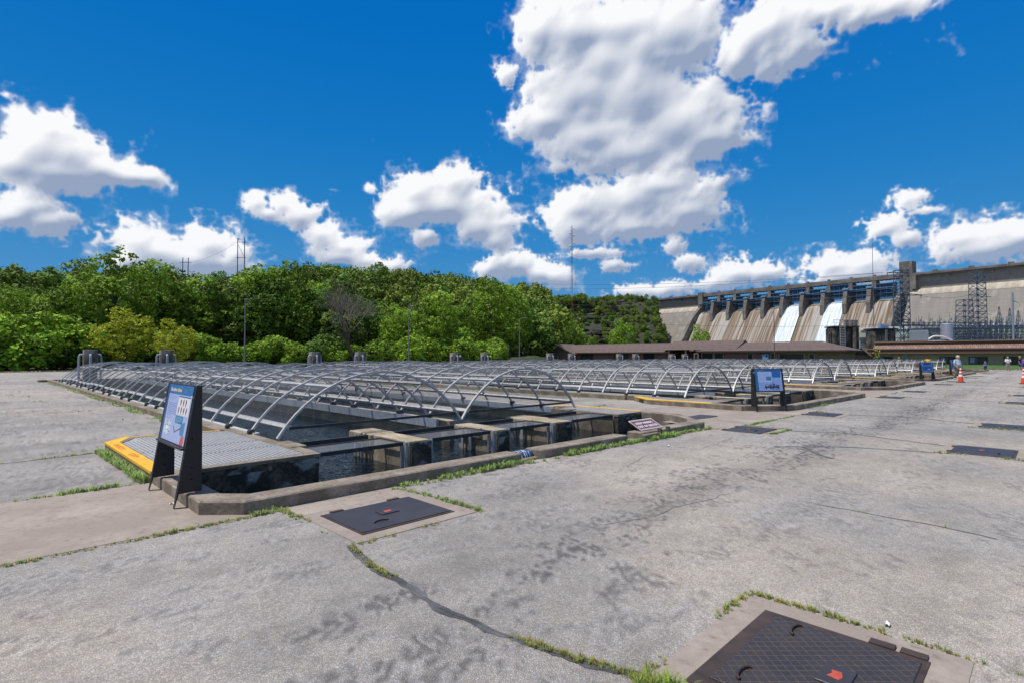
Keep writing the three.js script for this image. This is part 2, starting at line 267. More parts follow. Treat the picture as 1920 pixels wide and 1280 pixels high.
// ---------------------------------------------------------------- ground
const PITCH = 14.7, NR = 6;
const fall = (u) => -0.08 * smoothstep(u, 9.5, 17.5);
const holes = [];   // where the basins open in the ground
for (let k = 0; k < NR; k++) { const U = PITCH * k, q = (a, b, c, d) => holes.push([a + U, b + U, c, d]); if (!k) { q(1.86, 12.95, 7.1, 10.1); q(1.95, 12.45, 6.5, 7.1); q(2.1, 12, 6.02, 6.5); q(1.86, 12.35, 10.1, 11.6); q(3.75, 12.35, 11.6, 46.1); } else { q(2.75, 12.95, 7.1, 10.1); q(3.3, 12.45, 6.6, 7.1); q(3.9, 12, 6.02, 6.6); q(3.78, 12.35, 10.1, 46.1); } }
function lines(stops, cuts) {   // stops: [from, step] ... [to]
  const out = new Set(cuts);
  for (let i = 0; i + 1 < stops.length; i++) for (let x = stops[i][0]; x < stops[i + 1][0] - 1e-6; x += stops[i][1]) out.add(Math.round(x * 1000) / 1000);
  out.add(stops.at(-1)[0]);
  const s = [...out].sort((a, b) => a - b); return s.filter((x, i) => !i || x - s[i - 1] > 0.004 || cuts.includes(x));
}
function groundGrid(us, vs, hf, colf, cut) {
  const nu = us.length, nv = vs.length, pos = new Float32Array(nu * nv * 3), col = new Float32Array(nu * nv * 3), uv = new Float32Array(nu * nv * 2), idx = [];
  for (let j = 0; j < nv; j++) for (let i = 0; i < nu; i++) { const o = j * nu + i, u = us[i], v = vs[j]; pos.set([u, hf(u, v), -v], o * 3); uv.set([u, v], o * 2); if (colf) col.set(colf(u, v), o * 3); }
  for (let j = 0; j + 1 < nv; j++) for (let i = 0; i + 1 < nu; i++) {
    const cu = (us[i] + us[i + 1]) / 2, cv = (vs[j] + vs[j + 1]) / 2;
    if (cut(cu, cv)) continue;
    const a = j * nu + i; idx.push(a, a + 1, a + nu + 1, a, a + nu + 1, a + nu);
  }
  const g = new THREE.BufferGeometry(); g.setAttribute('position', new THREE.BufferAttribute(pos, 3)); if (colf) g.setAttribute('color', new THREE.BufferAttribute(col, 3)); g.setAttribute('uv', new THREE.BufferAttribute(uv, 2)); g.setIndex(idx); g.computeVertexNormals(); return g;
}
const inHole = (u, v) => holes.some(([a, b, c, d]) => u > a && u < b && v > c && v < d);
// stains where the binder shows through: dark, ragged, drawn out along the lane
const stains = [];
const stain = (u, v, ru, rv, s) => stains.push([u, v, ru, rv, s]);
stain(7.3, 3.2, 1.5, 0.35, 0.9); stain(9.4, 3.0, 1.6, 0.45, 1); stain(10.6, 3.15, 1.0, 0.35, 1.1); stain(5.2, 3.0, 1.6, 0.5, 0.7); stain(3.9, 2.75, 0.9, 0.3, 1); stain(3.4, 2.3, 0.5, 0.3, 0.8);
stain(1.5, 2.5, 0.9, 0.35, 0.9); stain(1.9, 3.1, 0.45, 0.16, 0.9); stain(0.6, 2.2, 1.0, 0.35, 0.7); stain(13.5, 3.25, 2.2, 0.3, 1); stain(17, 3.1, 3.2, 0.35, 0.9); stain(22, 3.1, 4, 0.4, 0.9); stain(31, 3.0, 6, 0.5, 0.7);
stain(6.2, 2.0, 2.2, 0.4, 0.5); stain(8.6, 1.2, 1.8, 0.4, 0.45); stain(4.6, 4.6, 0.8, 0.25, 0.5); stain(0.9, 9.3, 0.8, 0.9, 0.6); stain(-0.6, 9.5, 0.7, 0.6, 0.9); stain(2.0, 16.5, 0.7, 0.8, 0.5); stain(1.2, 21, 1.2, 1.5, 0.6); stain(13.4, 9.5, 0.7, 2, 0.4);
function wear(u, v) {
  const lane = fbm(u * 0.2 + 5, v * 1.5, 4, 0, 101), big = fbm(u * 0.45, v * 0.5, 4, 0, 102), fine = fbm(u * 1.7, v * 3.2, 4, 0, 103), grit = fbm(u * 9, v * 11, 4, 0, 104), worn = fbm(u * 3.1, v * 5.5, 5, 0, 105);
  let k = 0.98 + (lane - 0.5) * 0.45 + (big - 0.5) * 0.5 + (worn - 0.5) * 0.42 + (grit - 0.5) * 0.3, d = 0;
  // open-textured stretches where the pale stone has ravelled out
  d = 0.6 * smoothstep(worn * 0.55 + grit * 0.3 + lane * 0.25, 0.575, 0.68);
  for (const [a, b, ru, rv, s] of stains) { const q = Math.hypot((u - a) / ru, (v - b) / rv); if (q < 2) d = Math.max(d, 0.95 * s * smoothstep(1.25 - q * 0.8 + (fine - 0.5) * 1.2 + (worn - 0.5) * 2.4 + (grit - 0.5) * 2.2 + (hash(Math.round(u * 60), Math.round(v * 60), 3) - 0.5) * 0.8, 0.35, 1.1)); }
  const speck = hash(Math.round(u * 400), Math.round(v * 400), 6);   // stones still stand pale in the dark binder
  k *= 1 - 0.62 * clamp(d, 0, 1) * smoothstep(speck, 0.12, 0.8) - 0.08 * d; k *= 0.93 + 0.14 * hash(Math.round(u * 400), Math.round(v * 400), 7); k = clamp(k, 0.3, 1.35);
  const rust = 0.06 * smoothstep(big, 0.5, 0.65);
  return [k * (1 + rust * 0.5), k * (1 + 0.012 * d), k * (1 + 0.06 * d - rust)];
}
{
  const hu = holes.flatMap((h) => [h[0], h[1]]), hv = holes.flatMap((h) => [h[2], h[3]]);
  const us = lines([[-64, 4], [-12, 0.6], [-3, 0.12], [0, 0.045], [9, 0.08], [17, 0.3], [30, 0.8], [93]], hu), vs = lines([[-40, 4], [-6, 0.5], [-1, 0.12], [0, 0.045], [5.8, 0.12], [11.6, 0.3], [24, 0.8], [76]], hv);
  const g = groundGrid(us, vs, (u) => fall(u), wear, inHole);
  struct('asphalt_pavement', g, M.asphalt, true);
}
// concrete walks beside and between the raceway ends, hatch surrounds
{
  const strips = [sheet([[-60, 5.83], [2.42, 5.83], [2.42, 5.95], [1.8, 6.4], [1.8, 8.25], [-60, 8.25]], 0.004)];
  struct('concrete_walk', strips, M.walk);
  for (let k = 0; k < NR - 1; k++) {
    const U = PITCH * k, h = fall(PITCH + U) + 0.004, e = k ? 0 : 0;
    const n = 24, poly = [[11.95, 5.72], [13.2, 5.3], [16.9, 5.35], [18.9, 5.6], [17.3, 7.1], [17.3, 9.2], [12.2, 8.6]];
    // draped on the slight fall of the pavement
    const g = quadGrid(n, 6, (s, t) => { const u = lerp(13.0, 17.35, s), v = lerp(5.4, 9.4, t); return V(u + U, fall(u + U) + 0.004, v); });
    struct('concrete_walk', [g, quadGrid(3, 2, (s, t) => { const u = lerp(11.9, 13.0, s); return V(u + U, fall(u + U) + 0.004, lerp(5.55 - 0.15 * s, 5.75 + s * 1.15, t)); })], M.walk);
    struct('concrete_walk', [quadGrid(6, 2, (s, t) => { const u = lerp(17.35, 19.2, s), v = lerp(5.35, 5.5 + (1 - s) * 1.5, t); return V(u + U, fall(u + U) + 0.004, v); })], M.walk);
  }
}
// tar seams: filled cracks, irregular in width
M.tar = std({ map: concreteTex([0.15, 0.147, 0.143], [0.055, 0.055, 0.056], 0.8, 512), roughness: 0.8, bumpMap: grainBump, bumpScale: 0.004 });
function ribbon(pts, w, seed, h = 0.003) {
  const curve = new THREE.CatmullRomCurve3(pts.map(([u, v]) => new THREE.Vector3(u, 0, v))), L = curve.getLength(), n = Math.max(8, Math.round(L / 0.05)), P = curve.getSpacedPoints(n);
  return quadGrid(n, 1, (s, t) => {
    const i = Math.round(s * n), a = P[Math.max(0, i - 1)], b = P[Math.min(n, i + 1)], d = new THREE.Vector3(b.x - a.x, 0, b.z - a.z).normalize();
    const ww = w * (0.1 + 1.8 * fbm(i * 0.4 + seed * 7, t * 9.3, 4, 0, seed)) * (t ? 1 : -1) + (fbm(i * 0.33, seed, 4, 0, 5) - 0.5) * Math.max(2.4 * w, 0.03);
    const u = P[i].x - d.z * ww, v = P[i].z + d.x * ww; return V(u, fall(u) + h, v);
  });
}
const seams = [], wide = [], thin = [];
const SEAM1 = [[2.36, 4.33], [2.24, 3.75], [2.23, 3.3], [2.19, 2.83], [2.23, 2.5], [2.25, 2.25], [2.34, 1.86], [2.45, 1.5]];
wide.push(ribbon(SEAM1, 0.032, 3), ribbon(SEAM1, 0.007, 4, 0.0052), ribbon([[10.35, 3.66], [10.62, 3.28], [10.1, 2.9], [9.75, 2.55]], 0.03, 5), ribbon([[10.62, 3.28], [11.2, 2.75], [11.5, 2.1], [11.75, 1.4]], 0.03, 6), ribbon([[13.0, 4.2], [13.5, 3.3], [13.2, 2.4], [12.85, 1.5]], 0.03, 7));
for (let k = 1; k < 6; k++) wide.push(ribbon([[3.6 + PITCH * k, 4.3], [3.9 + PITCH * k, 3], [3.4 + PITCH * k, 1.5]], 0.04, 10 + k), ribbon([[12.9 + PITCH * k, 4.3], [12.5 + PITCH * k, 3], [12.9 + PITCH * k, 1.5]], 0.04, 20 + k));
struct('tar_seam', wide, M.tar);
{ const R = rand(9); for (let i = 0; i < 9; i++) { let u = -2 + R() * 16, v = i < 16 ? 0.3 + R() * 5 : -1 + R() * 9; const q = [[u, v]]; for (let k = 0, n = 5 + R() * 6; k < n; k++) { u += 0.1 + R() * 0.22; v += (R() - 0.5) * 0.2; q.push([u, v]); } if (q.some(([a, b]) => b > 5.6 || (a > 1 && a < 4 && b > 4))) continue; thin.push(ribbon(q, 0.0035, 30 + i)); } }
thin.push(ribbon([[6.62, 1.9], [6.62, 1.52], [6.6, 1.29], [6.61, 0.89], [6.5, 0.4]], 0.008, 61), ribbon([[-8, 11.4], [-4, 11.6], [0, 11.3], [1.9, 11.5]], 0.012, 62), ribbon([[-8, 16.4], [-2, 16.2], [1.5, 16.0]], 0.012, 63));
struct('pavement_crack', thin, M.tar);

// ---------------------------------------------------------------- raceways
const DROP = -0.05, TOP = 0.14, DEEP = -1.15, WL = -0.33, FAR = 46, PF = 8.0;   // PF: front of the piers
const ORD = ['nearest', 'second', 'third', 'fourth', 'fifth', 'farthest'];
const PIERS = [[5.48, 5.93, 9.95], [7.57, 7.91, 9.2], [9.4, 9.95, 9.45]];
function raceway(first) {
  const t = thing('concrete_raceway', first ? 'nearest concrete raceway basin, with yellow edged corner deck and three piers' : '', 'raceway');
  const kerb = (pts, b = 0.014) => obj('kerb', prism(pts, DEEP, TOP, b), M.kerb, t);
  const right = (u) => [[u, 5.74], [11.86, 5.68], [13.12, 6.95], [13.12, 7.93], [12.84, 7.93], [12.84, 7.05], [12.28, 6.32], [11.7, 6.02], [u, 6.06]];
  if (first) {
    kerb([[6.04, 5.83], [6.04, 6.16], [2.2, 6.22], [1.98, 6.45], [1.98, 8.03], [1.7, 8.03], [1.7, 6.23], [2.03, 5.91]]);
    kerb([[6.46, 5.82], [8.86, 5.76], [8.86, 6.08], [6.46, 6.14]]);
    kerb(right(9.3));
    kerb([[1.7, 8.035], [1.93, 8.035], [1.93, 11.5], [2.2, 11.97], [3.62, 11.8], [3.62, 12.02], [2.1, 12.22], [1.71, 11.64]]);
    obj('kerb', box(6.045, 6.455, DEEP, 0.03, 5.84, 6.13), M.kerb, t).userData.label = 'low sill under the spilling water';
    obj('kerb', box(8.865, 9.295, DEEP, 0.008, 5.78, 6.06), M.kerb, t);
  } else {
    kerb([[6.4, 5.83], [6.4, 6.15], [3.95, 6.17], [2.82, 7.12], [2.86, 10.3], [3.68, 11.35], [3.5, 11.55], [2.56, 10.4], [2.45, 7.0], [3.8, 5.87]]);
    kerb([[6.405, 5.83], [9.3, 5.75], [9.3, 6.08], [6.405, 6.15]]);
    kerb(right(9.32));
  }
  // corner decks: concrete trim round ribbed metal plates
  const L0 = first ? 1.93 : 2.87, F = PF + 0.02, DE = first ? 11.8 : 10.9;
  obj('deck_wall', [box(L0 - 0.2, 3.84, DEEP, TOP - 0.05, F, F + 0.12)], M.algae, t);
  obj('deck_trim', rbox(L0 - 0.2, 3.86, TOP - 0.05, TOP + 0.006, F - 0.015, F + 0.13, 0.008), M.concrete, t);
  obj('deck_trim', rbox(3.68, 3.87, DEEP, TOP + 0.012, F + 0.131, 12.0, 0.01), M.concrete, t); obj('deck_trim', rbox(3.72, 3.98, TOP - 0.1, TOP + 0.03, 8.75, 9.45, 0.015), M.concrete, t);
  const bedTop = TOP - 0.03; obj('deck_bed', box(L0 - 0.05, 3.7, bedTop - 0.1, bedTop, F + 0.1, DE), M.basin, t);
  for (const [a, b] of first ? [[8.17, 9.22], [9.245, 10.03], [10.055, 11.46]] : [[8.17, 9.02], [9.045, 9.83], [9.855, 10.3]]) {
    const g = [box(L0 + 0.005, 3.675, bedTop + 0.002, TOP - 0.012, a, b)];
    for (let u = L0 + 0.025; u < 3.66; u += 0.06) g.push(box(u, u + 0.026, TOP - 0.012, TOP + 0.006, a + 0.004, b - 0.004));
    obj('ribbed_plate', g, M.plate, t);
  }
  { const e = first ? [[1.96, 11.47], [3.675, 11.47], [3.675, 11.79], [2.2, 11.96]] : [[2.9, 10.31], [3.675, 10.31], [3.675, 11.3]]; const g = [prism(e, bedTop + 0.002, TOP - 0.012)]; for (let u = first ? 2.2 : 2.95; u < 3.66; u += 0.06) g.push(box(u, u + 0.026, TOP - 0.012, TOP + 0.006, first ? 11.474 : 10.314, first ? 11.9 - (u - 2.2) * 0.1 : 10.33 + (u - 2.9) * 1.2)); obj('ribbed_plate', g, M.plate, t); }
  // painted edges
  const paint = first
    ? [prism([[1.692, 8.27], [1.885, 8.23], [1.885, 11.5], [2.13, 12.03], [3.61, 11.86], [3.61, 11.93], [2.13, 12.1], [2.1, 12.228], [1.702, 11.646]], TOP - 0.03, TOP + 0.006)]
    : [prism([[2.51, 8.0], [2.87, 8.0], [2.87, 10.3], [3.68, 11.36], [3.5, 11.56], [2.548, 10.41]], TOP - 0.02, TOP + 0.006)];
  obj('painted_edge', paint, M.yellow, t).userData.label = 'yellow painted edge';
  obj('painted_edge', [prism([[12.95, 8.05], [13.115, 8.05], [13.115, 10.26], [12.5, 10.9], [12.46, 10.78], [12.95, 10.2]], TOP, TOP + 0.006)], M.yellow, t).userData.label = 'yellow painted edge';
  // far corner deck
  obj('deck_wall', [box(11.77, 12.84, DEEP, TOP - 0.05, 7.94, 8.06)], M.algae, t);
  obj('deck_trim', box(11.76, 12.86, TOP - 0.05, TOP + 0.005, 7.932, 8.07), M.concrete, t); obj('deck_trim', box(11.77, 12.0, DEEP, TOP + 0.004, 8.075, 10.2), M.concrete, t); obj('deck_trim', prism([[12.86, 7.94], [13.12, 7.94], [13.12, 10.28], [12.46, 10.95], [12.3, 10.8], [12.86, 10.15]], DEEP, TOP, 0.01), M.kerb, t);
  for (const [a, b] of [[8.08, 9.1], [9.13, 10.14]]) { const g = [box(12.005, 12.85, TOP - 0.03, TOP - 0.012, a, b)]; for (let u = 12.02; u < 12.83; u += 0.06) g.push(box(u, u + 0.026, TOP - 0.012, TOP + 0.005, a + 0.004, b - 0.004)); obj('ribbed_plate', g, M.plate, t); }
  // side walls, dividing wall, end wall
  const wall = (pts, m = M.wallIn) => obj('basin_wall', prism(pts, DEEP, TOP, 0.012), m, t);
  wall([[3.62, 12.03], [3.88, 12.01], [3.88, FAR], [3.62, FAR]], M.concrete);
  wall([[7.89, 10.1], [7.94, 9.98], [8.08, 9.98], [8.13, 10.1], [8.13, FAR], [7.89, FAR]]); wall([[12.2, 10.2], [12.45, 10.96], [12.45, FAR], [12.2, FAR]]);
  wall([[3.62, FAR + 0.01], [12.45, FAR + 0.01], [12.45, FAR + 0.35], [3.62, FAR + 0.35]]); wall([[3.2, FAR - 0.6], [3.615, FAR - 0.6], [3.615, FAR + 0.35], [3.2, FAR + 0.35]], M.concrete);
  obj('basin_floor', box(1.8, 12.8, DEEP - 0.1, DEEP + 0.02, 6, FAR), M.basin, t);
  obj('metal_channel', [box(3.895, 3.95, TOP - 0.04, TOP + 0.04, 10.7, FAR - 3.4), box(3.84, 3.895, TOP + 0.002, TOP + 0.04, 10.7, FAR - 3.4)], M.steel, t);
  obj('metal_channel', [box(7.79, 7.875, -0.04, TOP + 0.02, 10.3, FAR - 0.4)], M.channel, t);
  obj('metal_channel', [box(12.1, 12.185, -0.04, TOP + 0.02, 10.4, FAR - 0.4)], M.channel, t);
  // outlet piers with steel guides for the screens
  for (const [a, c, b] of PIERS) {
    obj('pier', [rbox(a, c, DEEP, TOP, PF + 0.02, b, 0.015), rbox(a - 0.06, c + 0.04, -0.08, TOP + 0.012, b - 0.75, b + 0.1, 0.03)], M.wallIn, t);
    obj('pier_face', rbox(a + 0.03, c + 0.008, DEEP, TOP - 0.022, PF - 0.02, PF + 0.019, 0.006), M.algae, t).userData.label = 'pier end dark with algae';
    for (const g of [box(a - 0.05, a - 0.003, DEEP, TOP - 0.01, PF + 0.05, PF + 0.1), box(a - 0.04, a - 0.003, DEEP, TOP - 0.03, PF + 0.2, PF + 0.24), box(c + 0.045, c + 0.075, DEEP, TOP - 0.01, PF + 0.04, PF + 0.1), box(a - 0.09, a - 0.062, DEEP, TOP - 0.03, b - 0.5, b - 0.42), box(a - 0.09, a - 0.062, DEEP, TOP - 0.03, b - 0.24, b - 0.18)]) obj('screen_guide', g, M.channel, t);
  }
  return t;
}
const race0 = raceway(true), race1 = raceway(false);
race1.position.set(PITCH, DROP, 0); race1.userData.label = 'second concrete raceway basin, behind the truck picture sign';
const races = [race0, race1];
const RL = ['', '', 'third concrete raceway basin from the camera, between the second and the fourth', 'fourth concrete raceway basin, with the low blue sign standing at its corner', 'fifth concrete raceway basin, behind the man in the pale blue shirt', 'farthest concrete raceway basin, before the lawn of the brown building'];
for (let k = 2; k < NR; k++) { const c = copyOf(race1, 'concrete_raceway', RL[k]); c.position.set(PITCH * k, DROP, 0); races.push(c); }
{ // red lettering on the yellow edge, all but worn away
  const cv = document.createElement('canvas'); cv.width = 512; cv.height = 64; const x = cv.getContext('2d'); x.clearRect(0, 0, 512, 64); x.fillStyle = '#d4571c'; x.font = 'bold 50px sans-serif'; x.fillText('WATCH', 20, 50); x.fillText('STEP', 330, 50);
  const R = rand(4); x.globalCompositeOperation = 'destination-out'; for (let i = 0; i < 420; i++) { x.globalAlpha = 0.3 + R() * 0.6; x.fillRect(R() * 512, R() * 64, 2 + R() * 9, 1 + R() * 4); }
  const tx = new THREE.CanvasTexture(cv); tx.colorSpace = THREE.SRGBColorSpace;
  const g = quadGrid(1, 1, (s, q) => V(1.72 + (1 - q) * 0.14, TOP + 0.0075, 11.3 - s * 2.0)); g.setAttribute('uv', new THREE.Float32BufferAttribute([0, 1, 1, 1, 0, 0, 1, 0], 2));
  const m = new THREE.Mesh(g, std({ map: tx, transparent: true, side: THREE.DoubleSide })); m.name = 'red_lettering'; m.receiveShadow = true; race0.add(m);
}
for (let k = 0; k < NR; k++) {   // the water in each basin
  const U = PITCH * k, d = k ? DROP : 0, l = k ? 2.8 : 1.95, g = [sheet([[l, 6.1], [12.2, 6.1], [12.86, 7], [12.86, 8.0], [12.2, 8.0], [12.2, FAR], [3.88, FAR], [3.88, 9], [l, 9]], WL + d)];
  struct('water', g.map((q) => q.translate(U, 0, 0)), M.water);
}
{ // water spilling through the gap of the near kerb
  M.spill = new THREE.MeshPhysicalMaterial({ roughness: 0.2, ior: 1.33, map: tex(256, [0.5, 0.5], (x, y) => { const s = fbm(x * 22, y * 2.2, 4, 0, 55); return s > 0.58 ? [0.5, 0.58, 0.68] : [0.03, 0.06, 0.12]; }), bumpMap: tex(256, [0.5, 0.5], (x, y) => fbm(x * 24, y * 2, 3, 0, 56), false), bumpScale: 0.02 });
  obj('falling_water', [quadGrid(20, 8, (s, q) => { const a = q * 1.5; return V(6.045 + 0.41 * s, TOP - 0.01 - 0.11 * (1 - Math.cos(a)) - 0.006 * Math.sin(s * 40), 6.08 - 0.13 * Math.sin(a)); }), box(6.045, 6.455, -0.6, TOP - 0.014, 6.085, 6.12)], M.spill, race0);
  obj('drain_boss', [rod(V(3.1, 0.02, PF + 0.021), V(3.1, 0.02, PF - 0.0), 0.036, 0.032, 14)], M.concrete, race0);
}
// metal mesh screens that lie and stand between the piers
{
  const make = (a, b, label) => {
    const t = thing('mesh_screen', label, 'screen', [(a + b) / 2, 0, PF + 0.5]);
    obj('frame', [box(a, b, TOP - 0.075, TOP - 0.01, PF + 0.11, PF + 0.14), box(a, b, TOP - 0.04, TOP - 0.01, PF + 0.82, PF + 0.86), box(a + 0.001, a + 0.03, TOP - 0.04, TOP - 0.012, PF + 0.14, PF + 0.82), box(b - 0.03, b - 0.001, TOP - 0.04, TOP - 0.012, PF + 0.14, PF + 0.82)], M.steelDark, t);
    obj('crossbar', [box(a, b, TOP - 0.1, TOP - 0.012, PF + 1.3, PF + 1.33), box(a, b, TOP - 0.012, TOP - 0.004, PF + 1.29, PF + 1.36)], M.steelDark, t);
    obj('lying_mesh', [sheet([[a, PF + 0.14], [b, PF + 0.14], [b, PF + 0.82], [a, PF + 0.82]], TOP - 0.026)], M.mesh, t);
    obj('standing_mesh', [quadGrid(1, 1, (s, q) => V(lerp(a, b, s), lerp(-0.7, TOP - 0.06, q), PF + 0.125))], M.screen, t);
    return t;
  };
  const ch = [[3.9, 5.42], [5.98, 7.5], [7.96, 9.33], [10.0, 11.76]], pos = ['first', 'second', 'third', 'last'];
  const near = ['beside the corner deck', 'left of the second pier', 'right of the second pier', 'before the far corner deck'];
  for (let i = 0; i < 4; i++) {
    const s = make(...ch[i], `dark mesh screen of the nearest raceway, ${near[i]}`); s.userData.group = 'mesh screens of the raceway outlets';
    for (let k = 1; k < NR; k++) { const c = copyOf(s, 'mesh_screen', `${pos[i]} dark mesh screen from the left in the outlet of the ${ORD[k]} raceway`); c.position.x += PITCH * k; c.position.y = DROP; }
  }
}

// ---------------------------------------------------------------- hooped netting covers
const SPAN = 4.16, LEN = 3.64;
function cover(rise, foot0, front) {
  const t = thing('netting_cover', '', 'netting cover');
  const half = SPAN / 2, R = (half * half + rise * rise) / (2 * rise), a0 = Math.asin(half / R), cy = TOP + foot0 + rise - R;
  const on = (a, v, r = R) => V(half + Math.sin(a) * r, cy + Math.cos(a) * r, v);
  const hoop = (v, w = 0.055) => {
    const n = 20, P = [];
    for (let i = 0; i <= n; i++) { const a = lerp(-a0, a0, i / n); P.push([on(a, v, R), on(a, v + w, R), on(a, v + w, R - 0.04), on(a, v, R - 0.04)]); }
    const pos = []; const q = (a, b, c, d) => { for (const x of [a, b, c, a, c, d]) pos.push(x.x, x.y, x.z); };
    for (let i = 0; i < n; i++) for (let k = 0; k < 4; k++) q(P[i][k], P[i][(k + 1) % 4], P[i + 1][(k + 1) % 4], P[i + 1][k]);
    q(P[0][0], P[0][3], P[0][2], P[0][1]); q(P[n][0], P[n][1], P[n][2], P[n][3]);
    const g = new THREE.BufferGeometry(); g.setAttribute('position', new THREE.Float32BufferAttribute(pos, 3)); g.computeVertexNormals(); return g;
  };
  for (const v of [0, 1.25, 2.5]) obj('hoop', hoop(v), M.steel, t);
  const rail = (a, w = 0.08, th = 0.045) => { const p = on(a, 0, R - 0.065), q = on(a, LEN - 0.04, R - 0.065); obj('rail', bar(p, q, w, th, new THREE.Vector3(Math.sin(a), Math.cos(a), 0)), M.steel, t); };
  const low = a0 - 0.11; for (const a of [-low, -a0 * 0.43, a0 * 0.43, low]) rail(a);
  obj('netting', quadGrid(22, 1, (s, q) => on(lerp(-low, low, s), q * LEN, R + 0.008)), M.net, t, true);
  { const g = t.children.at(-1).geometry, uv = g.attributes.uv; for (let i = 0; i < uv.count; i++) uv.setXY(i, uv.getX(i) * R * 2 * low, uv.getY(i) * LEN); }
  for (const v of [1.25, 2.5]) for (const a of [-a0, a0]) { const p = on(a, v + 0.025, R - 0.02); obj('foot', [box(p.x - 0.06, p.x + 0.06, TOP - 0.02, p.y + 0.02, v - 0.02, v + 0.07), rod(V(p.x, TOP + 0.06, v - 0.05), V(p.x, TOP + 0.06, v + 0.1), 0.045, 0.045, 10)], M.steelDark, t); }
  if (front) {
    const l = on(-low, 0, R - 0.06), r = on(low, 0, R - 0.06);
    obj('crossbar', box(l.x, r.x, l.y - 0.05, l.y - 0.005, -0.03, 0.02), M.steelDark, t);
    const sh = []; for (let i = 0; i <= 20; i++) { const a = lerp(-low, low, i / 20); sh.push([half + Math.sin(a) * R, cy + Math.cos(a) * R]); }
    const s = new THREE.Shape(sh.map(([x, y]) => new THREE.Vector2(x, y)));
    obj('end_netting', [new THREE.ShapeGeometry(s).translate(0, 0, 0.01)], M.net, t);
  }
  return t;
}
{
  const U0 = [3.83, 7.99], N = 9, V0 = 9.6, proto = [cover(1.13, 0.06, true), cover(1.08, 0.03, false), cover(1.13, 0.07, false)], used = [0, 0, 0];
  const bay = ['left', 'right'], nth = ['front', 'second', 'third', 'fourth'];
  for (let k = 0; k < NR; k++) for (let b = 0; b < 2; b++) for (let i = 0; i < N; i++) {
    const kind = i === 0 ? 0 : 1 + (i % 2);
    const group = `netting covers over the ${bay[b]} bay of the ${ORD[k]} raceway`;
    const label = i === 0 ? `front netting cover with end mesh, over the ${bay[b]} bay of the ${ORD[k]} raceway`
      : k === 0 && i < 4 ? `${nth[i]} hooped netting cover from the front, over the ${bay[b]} bay of the nearest raceway`
      : `galvanised hooped netting cover farther back in the ${bay[b]} bay row of the ${ORD[k]} raceway`;
    const c = used[kind]++ ? copyOf(proto[kind], 'netting_cover', label, group) : proto[kind];
    c.userData = { label, category: 'netting cover', group };
    c.position.copy(V(U0[b] + PITCH * k, k ? DROP : 0, V0 + LEN * i));
  }
}
// concrete head boxes with their pipes
{
  const t = thing('inlet_box', '', 'inlet box');
  obj('concrete_box', rbox(-0.34, 0.34, 0.15, 2.05, -0.36, 0.36, 0.02), std({ map: concreteTex([0.36, 0.32, 0.26], [0.1, 0.085, 0.065], 1.6, 512, 0.8, 1.2), bumpMap: grainBump, bumpScale: 0.01 }), t);
  const elbow = (u0, v0, u1, v1) => obj('pipe', [pipe([V(u0, 1.72, v0), V(u1 * 0.9 + u0 * 0.1, 1.72, v1 * 0.9 + v0 * 0.1), V(u1, 1.6, v1), V(u1, -0.3, v1)], 0.068, 10, 22)], M.pvc, t);
  elbow(-0.32, -0.1, -0.56, -0.1); elbow(-0.05, -0.34, -0.05, -0.56); elbow(0.32, 0.1, 0.56, 0.1);
  let n = 0;
  for (let k = 0; k < NR; k++) for (let b = 0; b < 2; b++) {
    const label = `${b ? 'right' : 'left'} concrete inlet box with grey pipes at the far end of the ${ORD[k]} raceway`;
    const c = n++ ? copyOf(t, 'inlet_box', label, 'inlet boxes at the far ends of the raceways') : t; c.userData = { label, category: 'inlet box', group: 'inlet boxes at the far ends of the raceways' };
    c.position.copy(V((b ? 9.62 : 5.48) + PITCH * k, k ? DROP : 0, 43.1));
  }
}

